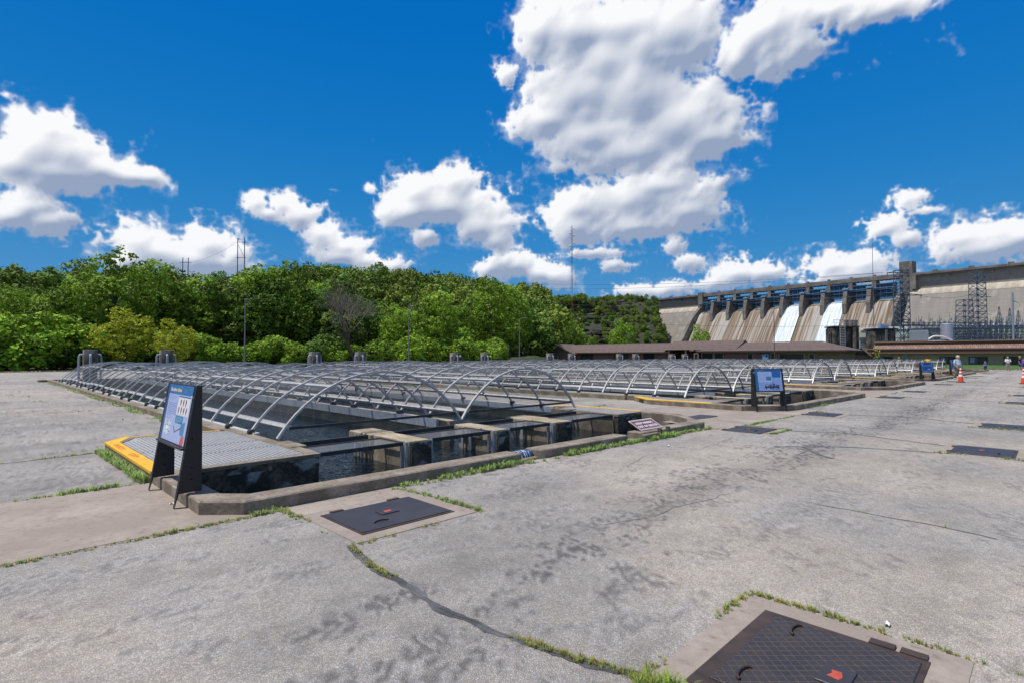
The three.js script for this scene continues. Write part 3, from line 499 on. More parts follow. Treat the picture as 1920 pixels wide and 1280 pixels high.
// ---------------------------------------------------------------- hatches in the pavement
{
  // worn tread plate: lozenge lines with rust in them
  M.tread = std({ metalness: 0.4, roughness: 0.52, map: tex(1024, 0.6, (x, y) => {
    const p = (x + y) * 9, q = (x - y) * 9, l = Math.min(Math.abs(p - Math.round(p)), Math.abs(q - Math.round(q))), a = fbm(x * 6, y * 6, 5, 6, 33), line = 1 - smoothstep(l, 0.03, 0.075);
    return mix3(mul3(mix3([0.035, 0.035, 0.045], [0.075, 0.062, 0.06], a), 0.85 + 0.3 * hash(Math.floor(x * 1024), Math.floor(y * 1024), 3)), [0.2, 0.135, 0.075], line * (0.4 + 0.75 * vn(x * 40, y * 40, 40, 8))); }),
    bumpMap: tex(1024, 0.6, (x, y) => { const p = (x + y) * 9, q = (x - y) * 9; return smoothstep(Math.min(Math.abs(p - Math.round(p)), Math.abs(q - Math.round(q))), 0.02, 0.09); }, false), bumpScale: 0.004 });
  const hatch = (near) => {
    const t = thing('hatch_cover', '', 'hatch cover');
    obj('concrete_surround', [prism([[-0.14, -0.16], [1.24, -0.16], [1.24, near ? 1.0 : 0.98], [-0.14, near ? 1.0 : 0.98]], -0.05, 0.006)], M.walk, t);
    obj('plate_frame', [prism([[0, 0], [1.06, 0], [1.06, 0.84], [0, 0.84]], 0.004, 0.013)], M.hatchFrame, t);
    obj('plate', [prism(near ? [[0.1, 0.03], [1.005, 0.03], [1.005, 0.76], [0.1, 0.76]] : [[0.02, 0.035], [1.04, 0.035], [1.04, 0.8], [0.02, 0.8]], 0.01, 0.02, 0.002)], near ? M.tread : M.hatch, t);
    for (const u of near ? [0.015, 0.16] : [0.12, 0.8]) obj('hinge', near ? box(1.055, 1.12, 0.004, 0.02, u, u + 0.12) : box(u, u + 0.14, 0.004, 0.02, 0.835, 0.885), M.hatchFrame, t);
    const lift = (u, v) => { const q = []; for (let a = 0; a <= 8; a++) q.push(V(u + Math.cos(a / 8 * Math.PI) * 0.075, 0.026 + 0.004 * Math.sin(a / 8 * Math.PI), v + Math.sin(a / 8 * Math.PI) * 0.03)); return pipe(q, 0.008, 6, 16); };
    obj('handle', near ? [lift(0.9, 0.6), lift(0.25, 0.64)] : [lift(0.32, 0.2)], M.hatchFrame, t);
    const dv = near ? -0.14 : 0; obj('cover_flap', [prism([[0.44, 0.38 + dv], [0.64, 0.38 + dv], [0.64, 0.52 + dv], [0.44, 0.52 + dv]], 0.019, 0.03, 0.003)], M.hatch, t); obj('paint_mark', [prism([[0.5, 0.43 + dv], [0.53, 0.42 + dv], [0.585, 0.435 + dv], [0.58, 0.48 + dv], [0.545, 0.47 + dv], [0.51, 0.485 + dv]], 0.0295, 0.0316)], M.redPaint, t);
    return t;
  };
  const A = hatch(0), B = hatch(1); let a = 0, b = 0;
  const label = (k, right, front) => `${front ? 'outer' : 'inner'} dark steel hatch cover before the ${right ? 'right' : 'left'} end of the ${ORD[k]} raceway`;
  for (let k = 0; k < NR; k++) for (const right of [0, 1]) for (const front of [0, 1]) {
    const U = (right ? 11.9 : 2.56) + PITCH * k, v = front ? 0.5 : 4.47, near = !k && !right && front;
    const c = near ? B : a++ ? copyOf(A, 'hatch_cover') : A; b++;
    c.userData = { label: near ? 'big rusty tread plate hatch cover at the bottom right corner, with red paint mark' : !k && !right ? 'dark steel hatch cover with red paint mark, before the near raceway kerb' : label(k, right, front), category: 'hatch cover', group: 'steel hatch covers in the pavement' };
    c.position.copy(V(U, fall(U + 0.5), v));
  }
  // widened surround that joins the near hatch to the kerb, and small drain plates in the walks
  struct('concrete_walk', [sheet([[2.42, 5.46], [3.8, 5.46], [3.74, 5.86], [2.42, 5.86]], 0.0045)], M.walk);
  const d = thing('drain_plate', 'thin dark drain plate in the walk, right of the nearest raceway', 'drain plate', [13.9, 0, 7.0]);
  obj('plate', [prism([[13.55, 6.75], [14.9, 6.75], [14.9, 7.25], [13.55, 7.25]], -0.05, -0.02 + fall(14) * 0 + 0.002)], M.hatch, d);
  d.children[0].geometry.translate(0, fall(14.2) + 0.036, 0);
  const e = thing('drain_plate', 'grey drain plate behind the yellow edged deck, left of the nearest raceway', 'drain plate', [2.7, 0, 12.6]);
  obj('plate', [prism([[2.2, 12.3], [3.55, 12.12], [3.55, 12.75], [2.2, 12.9]], 0, 0.012)], M.hatch, e);
  for (let k = 1; k < NR - 1; k++) { const c = copyOf(d, 'drain_plate', `thin dark drain plate in the walk, right of the ${ORD[k]} raceway`); c.position.x += PITCH * k; }
}

// ---------------------------------------------------------------- terrain and hills
const polar = (u, v) => { const f = (u + v) * Math.SQRT1_2, r = (u - v) * Math.SQRT1_2; return [Math.hypot(u, v), Math.atan2(r, f) * 180 / Math.PI]; };
function hillTop(az) {   // height of the wooded ridge by bearing
  const k = [[-75, 22], [-43, 21], [-40, 24], [-36, 26.5], [-33, 27], [-28, 26], [-24, 31], [-20, 35.5], [-15, 37], [-10, 35.5], [-5, 31.5], [0, 28], [2, 29]];
  for (let i = 0; i + 1 < k.length; i++) if (az < k[i + 1][0]) { const t = clamp((az - k[i][0]) / (k[i + 1][0] - k[i][0]), 0, 1); return lerp(k[i][1], k[i + 1][1], t); }
  return 29;
}
function land(u, v) {
  const [d, az] = polar(u, v); let h = -0.12;
  if (az < 24 && az > -140) {
    const near = hillTop(az) * smoothstep(d, 118, 320) * (1 - smoothstep(az, 2, 8)) * smoothstep(az, -140, -100);
    const cliff = 57 * smoothstep(d, 440, 560) * smoothstep(az, -6, 3) * (1 - smoothstep(az, 14.6, 16.6));
    h += Math.max(near, cliff) + (near + cliff > 3 ? (fbm(u * 0.02, v * 0.02, 4, 0, 201) - 0.5) * 9 : 0);
  }
  return h;
}
M.turf = std({ roughness: 0.95, map: concreteTex([0.09, 0.17, 0.02], [0.045, 0.1, 0.012], 3, 512, 0.6), bumpMap: grainBump, bumpScale: 0.02 });
M.forestFloor = std({ roughness: 0.95, map: concreteTex([0.05, 0.07, 0.022], [0.03, 0.032, 0.018], 9, 512, 0.6) });
{
  const us = lines([[-900, 60], [-300, 16], [-64, 157], [93, 11], [600, 40], [1200]], [-64, 93]), vs = lines([[-700, 60], [-40, 116], [76, 10], [520, 16], [900, 80], [1300]], [-40, 76]);
  struct('terrain', groundGrid(us, vs, land, null, (u, v) => u > -64 && u < 93 && v > -40 && v < 76), M.forestFloor, true);
  struct('lawn', [quadGrid(8, 30, (s, t) => V(lerp(93.3, 150, s), -0.06 + 0.05 * s, lerp(-70, 40, t)))], M.turf);
  struct('verge', [quadGrid(30, 2, (s, t) => V(lerp(-64, 100, s), -0.05, lerp(76.2, 84, t)))], M.turf);
  const k = thing('road_kerb', 'low concrete kerb at the far edge of the pavement before the trees', 'kerb', [10, 0, 76]);
  obj('kerb_stone', [box(-64, 93, -0.2, 0.14, 75.9, 76.15)], M.concrete, k);
  const l = thing('lawn_kerb', 'low dark kerb along the lawn of the brown building', 'kerb', [93, 0, 0]);
  obj('kerb_stone', [box(93, 93.25, -0.3, 0.06, -40, 40)], M.kerb, l);
}

// ---------------------------------------------------------------- trees
const leafMat = (r, g, b, t = 0.28) => new THREE.MeshPhysicalMaterial({ color: C(r, g, b), roughness: 0.75, vertexColors: true, side: THREE.DoubleSide, transmission: t, thickness: 0, ior: 1.4, specularIntensity: 0.4 });
M.leafMid = leafMat(0.215, 0.335, 0.03); M.leafDark = leafMat(0.115, 0.215, 0.026); M.leafYellow = leafMat(0.38, 0.42, 0.028); M.leafFresh = leafMat(0.265, 0.41, 0.034); M.leafDull = leafMat(0.175, 0.245, 0.048); M.leafHill = leafMat(0.16, 0.25, 0.035);
M.bark = std({ roughness: 0.95, map: concreteTex([0.13, 0.1, 0.075], [0.05, 0.04, 0.03], 0.9, 256, 0.8, 1), bumpMap: grainBump, bumpScale: 0.02 });
M.deadBark = std({ roughness: 0.95, color: C(0.16, 0.14, 0.12) });
function leafCloud(R, clumps, per, size, place, flatBias = 0.55) {
  const n = clumps * per, pos = new Float32Array(n * 12), nor = new Float32Array(n * 12), col = new Float32Array(n * 12), idx = new Uint32Array(n * 6);
  const q = new THREE.Vector3(), a = new THREE.Vector3(), b = new THREE.Vector3(), nn = new THREE.Vector3(); let o = 0;
  for (let c = 0; c < clumps; c++) {
    const [p, dir, tone] = place(c), cr = size * (1.6 + R() * 1.6);
    for (let k = 0; k < per; k++, o++) {
      q.set(R() - 0.5, R() - 0.5, R() - 0.5).multiplyScalar(1.7 * cr); q.y *= 0.6; q.add(p);
      nn.copy(dir).multiplyScalar(0.5).add(a.set(R() - 0.5, R() - 0.5 + flatBias * 0.5, R() - 0.5).multiplyScalar(1.7)).normalize();
      a.set(R() - 0.5, R() - 0.5, R() - 0.5).cross(nn).normalize(); b.crossVectors(nn, a);
      const s = size * (0.55 + R() * 0.75), w = s * (0.55 + R() * 0.35), t = tone * (0.78 + R() * 0.44), y = (R() - 0.5) * 0.22;
      const cn = nn.clone().multiplyScalar(0.9).addScaledVector(dir, 0.28).normalize();
      const P = [[-s, 0], [0, -w], [s, 0], [0, w]];
      for (let i = 0; i < 4; i++) { const at = o * 12 + i * 3, bend = i % 2 ? s * 0.22 : 0; pos[at] = q.x + a.x * P[i][0] + b.x * P[i][1] + nn.x * bend; pos[at + 1] = q.y + a.y * P[i][0] + b.y * P[i][1] + nn.y * bend; pos[at + 2] = q.z + a.z * P[i][0] + b.z * P[i][1] + nn.z * bend; nor[at] = cn.x; nor[at + 1] = cn.y; nor[at + 2] = cn.z; col[at] = t * (1 + y); col[at + 1] = t; col[at + 2] = t * (1 - y); }
      idx.set([o * 4, o * 4 + 1, o * 4 + 2, o * 4, o * 4 + 2, o * 4 + 3], o * 6);
    }
  }
  const g = new THREE.BufferGeometry(); g.setAttribute('position', new THREE.BufferAttribute(pos, 3)); g.setAttribute('normal', new THREE.BufferAttribute(nor, 3)); g.setAttribute('color', new THREE.BufferAttribute(col, 3)); g.setIndex(new THREE.BufferAttribute(idx, 1)); return g;
}
function crown(seed, { H, W, low, lobes, lr, clumps, per, leaf, top = 1 }) {
  const R = rand(seed), L = [], cy = (H + low) / 2, ey = (H - low) / 2, d = new THREE.Vector3();
  const unit = () => { const z = R() * 2 - 1, a = R() * 6.2832, s = Math.sqrt(1 - z * z); return d.set(Math.cos(a) * s, z, Math.sin(a) * s); };
  for (let i = 0; i < lobes; i++) { const k = unit().clone(), f = R() ** 0.4, r = lerp(lr[0], lr[1], R()), y = k.y * f, taper = 1 - 0.35 * Math.max(0, y) * top; L.push({ p: new THREE.Vector3(k.x * f * (W / 2 - r * 0.7) * taper, cy + y * (ey - r * 0.7), k.z * f * (W / 2 - r * 0.7) * taper), r, t: 0.66 + R() * 0.6 }); }
  const total = L.reduce((s, l) => s + l.r * l.r, 0);
  const place = () => {
    for (let tries = 0; ; tries++) {
      let w = R() * total, l = L[0]; for (const q of L) { w -= q.r * q.r; if (w <= 0) { l = q; break; } }
      const k = unit().clone(); k.y = k.y * 0.9 + 0.15; k.normalize();
      const p = k.clone().multiplyScalar(l.r * (0.78 + R() * 0.34)).add(l.p);
      if (tries < 6 && L.some((q) => q !== l && q.p.distanceTo(p) < q.r * 0.8)) continue;
      return [p, k, l.t * (0.75 + R() * 0.5)];
    }
  };
  return { geo: leafCloud(R, clumps, per, leaf, place), L };
}
function trunkGeo(seed, H, L, r0, lean = 0.4) {
  const R = rand(seed), g = [], pts = []; let x = 0, z = 0;
  for (let i = 0; i <= 6; i++) { pts.push(new THREE.Vector3(x, i / 6 * H * 0.78 - (i ? 0 : 0.4), z)); x += (R() - 0.5) * lean; z += (R() - 0.5) * lean; }
  for (let i = 0; i < 6; i++) g.push(rod(pts[i], pts[i + 1], r0 * (1 - i * 0.14), r0 * (1 - (i + 1) * 0.14), 8));
  for (const l of L) { const s = pts[2 + Math.floor(R() * 4)]; if (l.p.y < s.y) continue; const m = s.clone().lerp(l.p, 0.5); m.y -= 0.3; g.push(rod(s, m, r0 * 0.4, r0 * 0.25, 5), rod(m, l.p, r0 * 0.25, r0 * 0.1, 5)); }
  return g;
}
const treeKinds = [
  { H: 15, W: 10.5, low: 0.8, lobes: 30, lr: [1.2, 2.3], clumps: 760, per: 11, leaf: 0.2 },
  { H: 15, W: 9, low: 1.0, lobes: 26, lr: [1.1, 2.1], clumps: 700, per: 11, leaf: 0.2 },
  { H: 15, W: 12, low: 0.6, lobes: 36, lr: [1.2, 2.4], clumps: 860, per: 10, leaf: 0.21, top: 0.6 },
  { H: 15, W: 11, low: 2.6, lobes: 24, lr: [1.2, 2.2], clumps: 620, per: 11, leaf: 0.2, top: 0.7 },
].map((o, i) => { const c = crown(300 + i, o); return { crown: c.geo, trunk: join(trunkGeo(400 + i, o.H, c.L, 0.26)), H: o.H }; });
const bushKinds = [0, 1].map((i) => { const o = { H: 5, W: 6.2, low: -0.1, lobes: 16, lr: [0.8, 1.4], clumps: 420, per: 10, leaf: 0.17, top: 0.3 }, c = crown(500 + i, o); return { crown: c.geo, trunk: join(trunkGeo(600 + i, 4, c.L, 0.09)), H: 5 }; });
function tree(kind, mat, u, v, h, wide, turn, label, group, name = 'tree', cat = 'tree', ground = null) {
  const t = thing(name, label, cat, [0, 0, 0], group);
  const a = new THREE.Mesh(kind.trunk, M.bark); a.name = name === 'shrub' ? 'stem' : 'trunk'; const b = new THREE.Mesh(kind.crown, mat); b.name = name === 'shrub' ? 'foliage' : 'crown';
  for (const m of [a, b]) { m.castShadow = m.receiveShadow = true; t.add(m); }
  t.position.copy(V(u, ground ?? land(u, v), v)); t.scale.set(h / kind.H * wide, h / kind.H, h / kind.H * wide); t.rotation.y = turn; return t;
}
{
  const R = rand(21), TL = 'trees of the dense line behind the raceways';
  // bearing (pixel of the wide photo axis), depth, height, kind, colour: the trees that stand out
  const T = (px, d, h, k, m, w, label) => { const [u, v] = cam2(px, d); tree(treeKinds[k], M[m], u, v, h, w, R() * 6, label, null); };
  T(210, 74, 16.2, 3, 'leafMid', 0.95, 'tall leafy tree rising at the left, left of the shorter H-frame poles');
  T(285, 80, 16.0, 1, 'leafMid', 1.0, 'slim tall tree just left of the shorter H-frame poles');
  T(232, 66, 7.6, 2, 'leafYellow', 1.15, 'round yellow-green tree behind the second inlet box from the left');
  T(325, 66, 6.2, 2, 'leafYellow', 1.0, 'low yellowish tree right of the round yellow-green one');
  T(540, 92, 18.8, 0, 'leafMid', 1.0, 'broad tall tree whose top stands highest right of the tall H-frame pole');
  T(500, 88, 15.5, 1, 'leafDark', 1.1, 'dark green tree below the broad tall tree right of the H-frame pole');
  T(925, 118, 19.6, 0, 'leafFresh', 0.9, 'tallest bright tree at the right end of the tree line');
  T(955, 126, 18.2, 1, 'leafFresh', 0.95, 'broad bright tree just left of the radio mast, behind the curved light pole');
  T(820, 98, 13.6, 1, 'leafFresh', 1.0, 'fresh green tree left of the tallest trees, right of the middle light pole');
  T(745, 96, 10.2, 2, 'leafFresh', 0.8, 'fresh green tree directly behind the middle light pole');
  T(1165, 166, 13.4, 2, 'leafFresh', 0.78, 'round bright tree rising behind the long brown roof');
  T(1312, 168, 11.6, 2, 'leafFresh', 0.72, 'bright round tree behind the roof, before the left face of the dam');
  T(1075, 178, 12.2, 2, 'leafMid', 0.9, 'mid-green tree behind the gable at the left end of the long roof');
  T(1115, 182, 9.2, 0, 'leafMid', 0.8, 'mid-green tree behind the roof, left of the round bright tree');
  const shade = ['leafMid', 'leafMid', 'leafDark', 'leafFresh', 'leafDull'], word = { leafMid: 'mid-green', leafDark: 'dark green', leafFresh: 'fresh green', leafDull: 'dull green' };
  for (let i = 0; i < 50; i++) {   // the rest of the line, row behind row
    const back = i % 3, px = -40 + (i / 50) * 950 + (R() - 0.5) * 30, d0 = px < 450 ? 66 + px * 0.035 : px < 760 ? 82 + (px - 450) * 0.03 : 92 + (px - 760) * 0.115;
    const d = d0 + 6 + back * 9 + R() * 4, m = shade[Math.floor(R() * shade.length)], [u, v] = cam2(px, d);
    const tall = (px < 160 ? 11.5 : px < 420 ? 13.3 : px < 640 ? 15 : px < 800 ? 11.5 : px < 880 ? 13 : 16) * (0.84 + R() * 0.3) + back * 0.8;
    tree(treeKinds[i % 4], M[m], u, v, tall, 0.85 + R() * 0.3, R() * 6, `${word[m]} broadleaf tree within the dense line of trees behind the raceways`, TL + ', ' + word[m]);
  }
  for (let i = 0; i < 44; i++) {   // undergrowth along the foot of the line
    const px = -50 + (i / 44) * 1005 + (R() - 0.5) * 20, d0 = px < 450 ? 62 + px * 0.035 : px < 760 ? 78 + (px - 450) * 0.03 : 87 + (px - 760) * 0.11, m = ['leafFresh', 'leafMid', 'leafFresh', 'leafMid', 'leafDark'][Math.floor(R() * 5)], [u, v] = cam2(px, d0 + R() * 4);
    tree(bushKinds[i % 2], M[m], u, v, 2.8 + R() * 3.0 + (px < 130 ? 1.4 : 0), 0.9 + R() * 0.4, R() * 6, { leafFresh: 'fresh green', leafMid: 'mid-green', leafYellow: 'yellow-green', leafDark: 'dark green' }[m] + ' shrub at the foot of the tree line behind the raceways', 'shrubs at the foot of the tree line, ' + m.slice(4).toLowerCase(), 'shrub', 'shrub');
  }
  { // the dead tree
    const t = thing('dead_tree', 'leaning bare dead tree with grey twigs among the green trees', 'tree', [0, 0, 0]), g = [], tw = [];
    const grow = (p, d, r, len, depth) => {
      const e = p.clone().addScaledVector(d, len); (depth < 2 ? g : tw).push(rod(p, e, r, r * 0.62, depth < 2 ? 7 : 3));
      if (depth > 5) return;
      for (let k = 0, n = depth === 0 ? 5 : 3; k < n; k++) { const q = d.clone().add(new THREE.Vector3(R() - 0.5, (R() - 0.42) * 0.9, R() - 0.5).multiplyScalar(depth < 2 ? 1.5 : 1.25)).normalize(); grow(p.clone().lerp(e, depth ? 0.45 + R() * 0.55 : 0.7 + R() * 0.3), q, r * 0.55, len * (0.62 + R() * 0.2), depth + 1); }
    };
    grow(new THREE.Vector3(0, -0.3, 0), new THREE.Vector3(-0.3, 1, -0.3).normalize(), 0.28, 4.9, 0);
    obj('trunk', g, M.bark, t); obj('twigs', tw, M.deadBark, t);
    const [u, v] = cam2(672, 84); t.position.copy(V(u, land(u, v), v));
  }
}
// the wooded hillsides, which read as one mass
{
  const mk = (seed, o) => crown(seed, o).geo, R = rand(41), m4 = new THREE.Matrix4(), q = new THREE.Quaternion(), up = new THREE.Vector3(0, 1, 0), sc = new THREE.Vector3();
  const kinds = [0, 1, 2].map((i) => mk(700 + i, { H: 9, W: 7.6, low: 0.3, lobes: 12, lr: [1.1, 1.9], clumps: 120, per: 8, leaf: 0.36, top: 0.6 }));
  const spots = [[], [], []];
  for (let i = 0; i < 5200; i++) {
    const az = -52 + R() * 58, d = 118 + Math.sqrt(R()) * 235, f = d * Math.cos(az * Math.PI / 180), r = d * Math.sin(az * Math.PI / 180), u = (f + r) * Math.SQRT1_2, v = (f - r) * Math.SQRT1_2;
    if (land(u, v) < 1.5) continue;
    spots[i % 3].push([u, v, 0.55 + R() * R() * 1.25, R() * 6]);
  }
  for (let i = 0; i < 1250; i++) {   // the rocky slope left of the dam carries smaller trees with ledges between
    const az = -3 + R() * 20.2, d = 440 + R() * 150, f = d * Math.cos(az * Math.PI / 180), r = d * Math.sin(az * Math.PI / 180), u = (f + r) * Math.SQRT1_2, v = (f - r) * Math.SQRT1_2, h = land(u, v);
    if (h < 2 || (h % 9 < 2.8 && R() < 0.82)) continue;
    spots[i % 3].push([u, v, 0.32 + R() * 0.42, R() * 6]);
  }
  spots.forEach((list, k) => {
    const im = new THREE.InstancedMesh(kinds[k], M.leafHill, list.length), c = new THREE.Color();
    list.forEach(([u, v, s, a], i) => { q.setFromAxisAngle(up, a); im.setMatrixAt(i, m4.compose(V(u, land(u, v) - 0.4, v), q, sc.set(s * 1.1, s * (0.9 + R() * 0.35), s * 1.1))); const t = 0.7 + R() * 0.65; im.setColorAt(i, c.setRGB(t * (0.9 + R() * 0.35), t, t * 0.95)); });
    im.name = numbered('hillside_forest'); im.userData = { label: ['dense green forest covering the long hill behind the raceways', 'darker trees of the forest over the hill behind the raceways', 'lighter trees of the forest over the hill behind the raceways'][k], category: 'forest', kind: 'stuff' }; im.castShadow = im.receiveShadow = true; scene.add(im);
  });
  const pine = (px, d, h, w, label) => { const [u, v] = cam2(px, d), t = tree(bushKinds[1], M.leafMid, u, v, h, w, 1, label, null, 'tree', 'tree', 0); t.children[1].position.y = 5.2; const s = h / 5; t.scale.set(s * w, s * 0.55, s * w); t.children[0].geometry = join(trunkGeo(77, 12, [], 0.16)); t.position.y = land(u, v) - 1; return t; };
  pine(1062, 520, 13, 0.9, 'small round tree on the ridge left of the radio mast foot'); pine(1087, 520, 15, 1.0, 'small tree on the ridge right of the radio mast foot');
  // rock ledges of the cut slope
  const rock = []; for (let i = 0; i < 60; i++) { const az = 2 + R() * 10.5, d = 470 + R() * 80, f = d * Math.cos(az * Math.PI / 180), r = d * Math.sin(az * Math.PI / 180), u = (f + r) * Math.SQRT1_2, v = (f - r) * Math.SQRT1_2, h = land(u, v); if (h < 4) continue; const w = 14 + R() * 26, g = new THREE.BoxGeometry(w, 0.8 + R() * 1.0, 4, 8, 2, 2), p = g.attributes.position; for (let k = 0; k < p.count; k++) p.setXYZ(k, p.getX(k) + (R() - 0.5), p.getY(k) + (R() - 0.5) * 0.6, p.getZ(k) + (R() - 0.5) * 1.4); g.computeVertexNormals(); rock.push(g.rotateY(-Math.PI / 4 + (R() - 0.5) * 0.2).translate(u, h - 0.2, -v)); }
  const o = obj('rock_ledges', rock, std({ map: concreteTex([0.3, 0.26, 0.2], [0.12, 0.1, 0.08], 9, 512, 0.8), roughness: 0.95 })); o.userData = { label: 'grey rock ledges between the trees of the slope left of the dam', category: 'rocks', kind: 'stuff' };
}

// ---------------------------------------------------------------- the dam, in its own axes: x along the crest to the right, z downstream
{
  const W = 330, HC = 64.6;   // crest height
  const damTex = tex(1024, [120, 60], (x, y) => {
    const lift = Math.abs(((y * 24) % 1) - 0.5) > 0.46 ? 0.86 : 1, st = fbm(x * 60, y * 3, 4, 0, 110), bl = fbm(x * 14, y * 9, 4, 0, 111), spot = smoothstep(fbm(x * 30, y * 12, 4, 0, 113), 0.6, 0.75);
    return mul3(mix3(mix3([0.185, 0.165, 0.142], [0.275, 0.25, 0.215], st * 0.7 + bl * 0.4), [0.36, 0.335, 0.29], spot * 0.5), lift); });
  const spillTex = tex(1024, [84, 1], (x, y) => {
    const a = fbm(x * 90, y * 1.6 + x * 2, 4, 0, 120), b = fbm(x * 34, y * 1.2, 3, 0, 121), c = fbm(x * 220, y * 2, 2, 0, 122), moss = smoothstep(y + (b - 0.5) * 0.25, 0.86, 0.98);
    let k = mix3([0.15, 0.105, 0.072], [0.32, 0.26, 0.195], clamp((a - 0.36) * 3, 0, 1)); k = mix3(k, [0.42, 0.4, 0.36], smoothstep(b, 0.56, 0.7) * 0.8); k = mul3(k, 0.75 + 0.5 * c);
    return mix3(k, [0.19, 0.14, 0.025], moss * 0.8); }, true, 256);
  M.dam = std({ map: damTex, roughness: 0.9 }); M.spill2 = std({ map: spillTex, roughness: 0.9 }); M.pierC = std({ map: concreteTex([0.29, 0.26, 0.22], [0.14, 0.12, 0.1], 18, 512, 0.6, 1), roughness: 0.9 });
  M.gate = std({ map: metalTex([0.04, 0.1, 0.17], [0.075, 0.155, 0.25], 12), roughness: 0.55, metalness: 0.1 }); M.gateLight = std({ color: C(0.2, 0.36, 0.56), roughness: 0.5 }); M.gateDark = std({ color: C(0.012, 0.03, 0.055), roughness: 0.7 });  // gateLight: the gate blue with sunlight put into the colour
  M.ledge = std({ map: concreteTex([0.55, 0.49, 0.39], [0.36, 0.31, 0.24], 12, 512, 0.5, 1), roughness: 0.9 });
  M.foam = std({ roughness: 0.55, map: tex(512, [17, 1], (x, y) => { const s = fbm(x * 40, y * 4, 5, 0, 130), e = smoothstep(y, 0.8, 1); return mix3(mix3([0.52, 0.59, 0.62], [0.86, 0.88, 0.89], clamp(s * 2.4 - 0.7, 0, 1)), [0.4, 0.52, 0.5], e * 0.6); }), bumpMap: tex(512, [17, 1], (x, y) => fbm(x * 40, y * 6, 4, 0, 131), false), bumpScale: 0.5 });
  const D = thing('dam', 'long concrete dam with ten blue spillway gates and white water', 'dam');
  const X = (x, y, z) => new THREE.Vector3(x, y, z), bx = (x0, x1, y0, y1, z0, z1) => new THREE.BoxGeometry(x1 - x0, y1 - y0, z1 - z0).translate((x0 + x1) / 2, (y0 + y1) / 2, (z0 + z1) / 2);
  const slopeWall = (x0, x1, yTop, zTop, k = 0.72) => quadGrid(12, 12, (s, t) => { const y = lerp(-1, yTop, t); return X(lerp(x0, x1, s), y, zTop + (yTop - y) * k); });
  const profile = (x0, x1, pts) => { const s = new THREE.Shape(pts.map(([z, y]) => new THREE.Vector2(-z, y))); return new THREE.ExtrudeGeometry(s, { depth: x1 - x0, bevelEnabled: false }).rotateY(Math.PI / 2).translate(x0, 0, 0); };
  // solid sections left and right of the spillway: upright head, pale ledge, battered face
  for (const [a, b, n] of [[-75, -1, 'left_section'], [175, W, 'right_section']]) {
    const ledge = 51.5;
    obj(n, [profile(a, b, [[-8, -1], [-8, HC - 1], [0, HC - 1], [0, ledge + 1.2], [2.2, ledge], [2.2 + ledge * 0.74, -1]])], M.dam, D);
    obj('pale_ledge', [quadGrid(30, 5, (s, t) => X(lerp(a, b, s), ledge + 1.3 - Math.min(1, t * 5) * 1.25 - Math.max(0, t - 0.2) * 4.6, 0.08 + Math.min(1, t * 5) * 2.2 + Math.max(0, t - 0.2) * 3.42))], M.ledge, D);
    obj('crest_parapet', [bx(a, b, HC - 1.6, HC, 0.1, 3.1), bx(a, b, HC - 2.6, HC - 1.6, 0.1, 1.9)], M.pierC, D);
    const nubs = []; for (let x = a + 14; x < b - 4; x += 21) nubs.push(bx(x, x + 3, HC, HC + 1.1, 1.4, 2.9)); obj('crest_block', nubs, M.pierC, D);
    const pods = []; for (let x = a + 22; x < b - 4; x += 25) pods.push(bx(x, x + 1.6, HC - 4.4, HC - 2.8, 0.1, 2.2)); obj('lamp_box', pods, M.pierC, D);
  }
  // spillway
  const CR = 46.5, ogee = (t) => { const a = t * 1; if (a < 0.3) { const q = a / 0.3 * 0.95; return [Math.sin(q) * 14 + 0.5, CR - (1 - Math.cos(q)) * 14]; } const q = 0.95, z0 = Math.sin(q) * 14 + 0.5, y0 = CR - (1 - Math.cos(q)) * 14, s = (a - 0.3) / 0.7; return [z0 + s * 31, y0 - s * (y0 + 1)]; };
  const face = (a, b, lift = 0, inset = 0) => { const g = quadGrid(6, 30, (s, t) => { const [z, y] = ogee(1 - t); return X(lerp(a + inset, b - inset, s), y + lift * 0.7, z + lift * 0.7); }); const uv = g.attributes.uv, p = g.attributes.position; for (let i = 0; i < uv.count; i++) uv.setX(i, p.getX(i)); return g; };
  const BAY = 16.8, N = 10;
  obj('spillway_apron', [bx(-1, 169, -1, CR - 0.6, -8, -0.2)], M.pierC, D);
  for (let i = 0; i < N; i++) {
    const a = i * BAY, b = a + BAY, water = i === 5 || i === 7;
    obj('spillway_face', face(a, b), M.spill2, D, true);
    if (water) { const w = face(a + 1.4, b - 1.4, 0.9); obj('white_water', w, M.foam, D, true); }
    // gate: skin, girders, arms
    const g0 = a + 1.6, g1 = b - 1.6, yb = CR + (water ? 2.4 : 0.4);
    const gate = obj('gate', [quadGrid(4, 8, (s, t) => X(lerp(g0, g1, s), yb + t * 12.4, 1.6 - Math.sin(t * Math.PI * 0.9) * 1.6)).toNonIndexed()], M.gate, D);
    for (const t of [0.06, 0.36, 0.62]) obj('girder', bx(g0 + 0.1, g1 - 0.1, yb + 12.4 * t - 0.3, yb + 12.4 * t + 0.3, 0.9, 2.1), M.gate, gate);
    obj('girder', bx(g0 + 0.1, g1 - 0.1, yb + 0.05, yb + 0.5, 1.7, 2.5), M.gate, gate);
    obj('girder', bx(g0 + 0.1, g1 - 0.1, yb + 11.6, yb + 12.3, 1.0, 2.2), M.gate, gate);
    for (const x of [g0 + 2.6, (g0 + g1) / 2, g1 - 2.6]) obj('rib', bx(x - 0.2, x + 0.2, yb + 0.5, yb + 11.5, 0.4, 1.7), M.gate, gate);
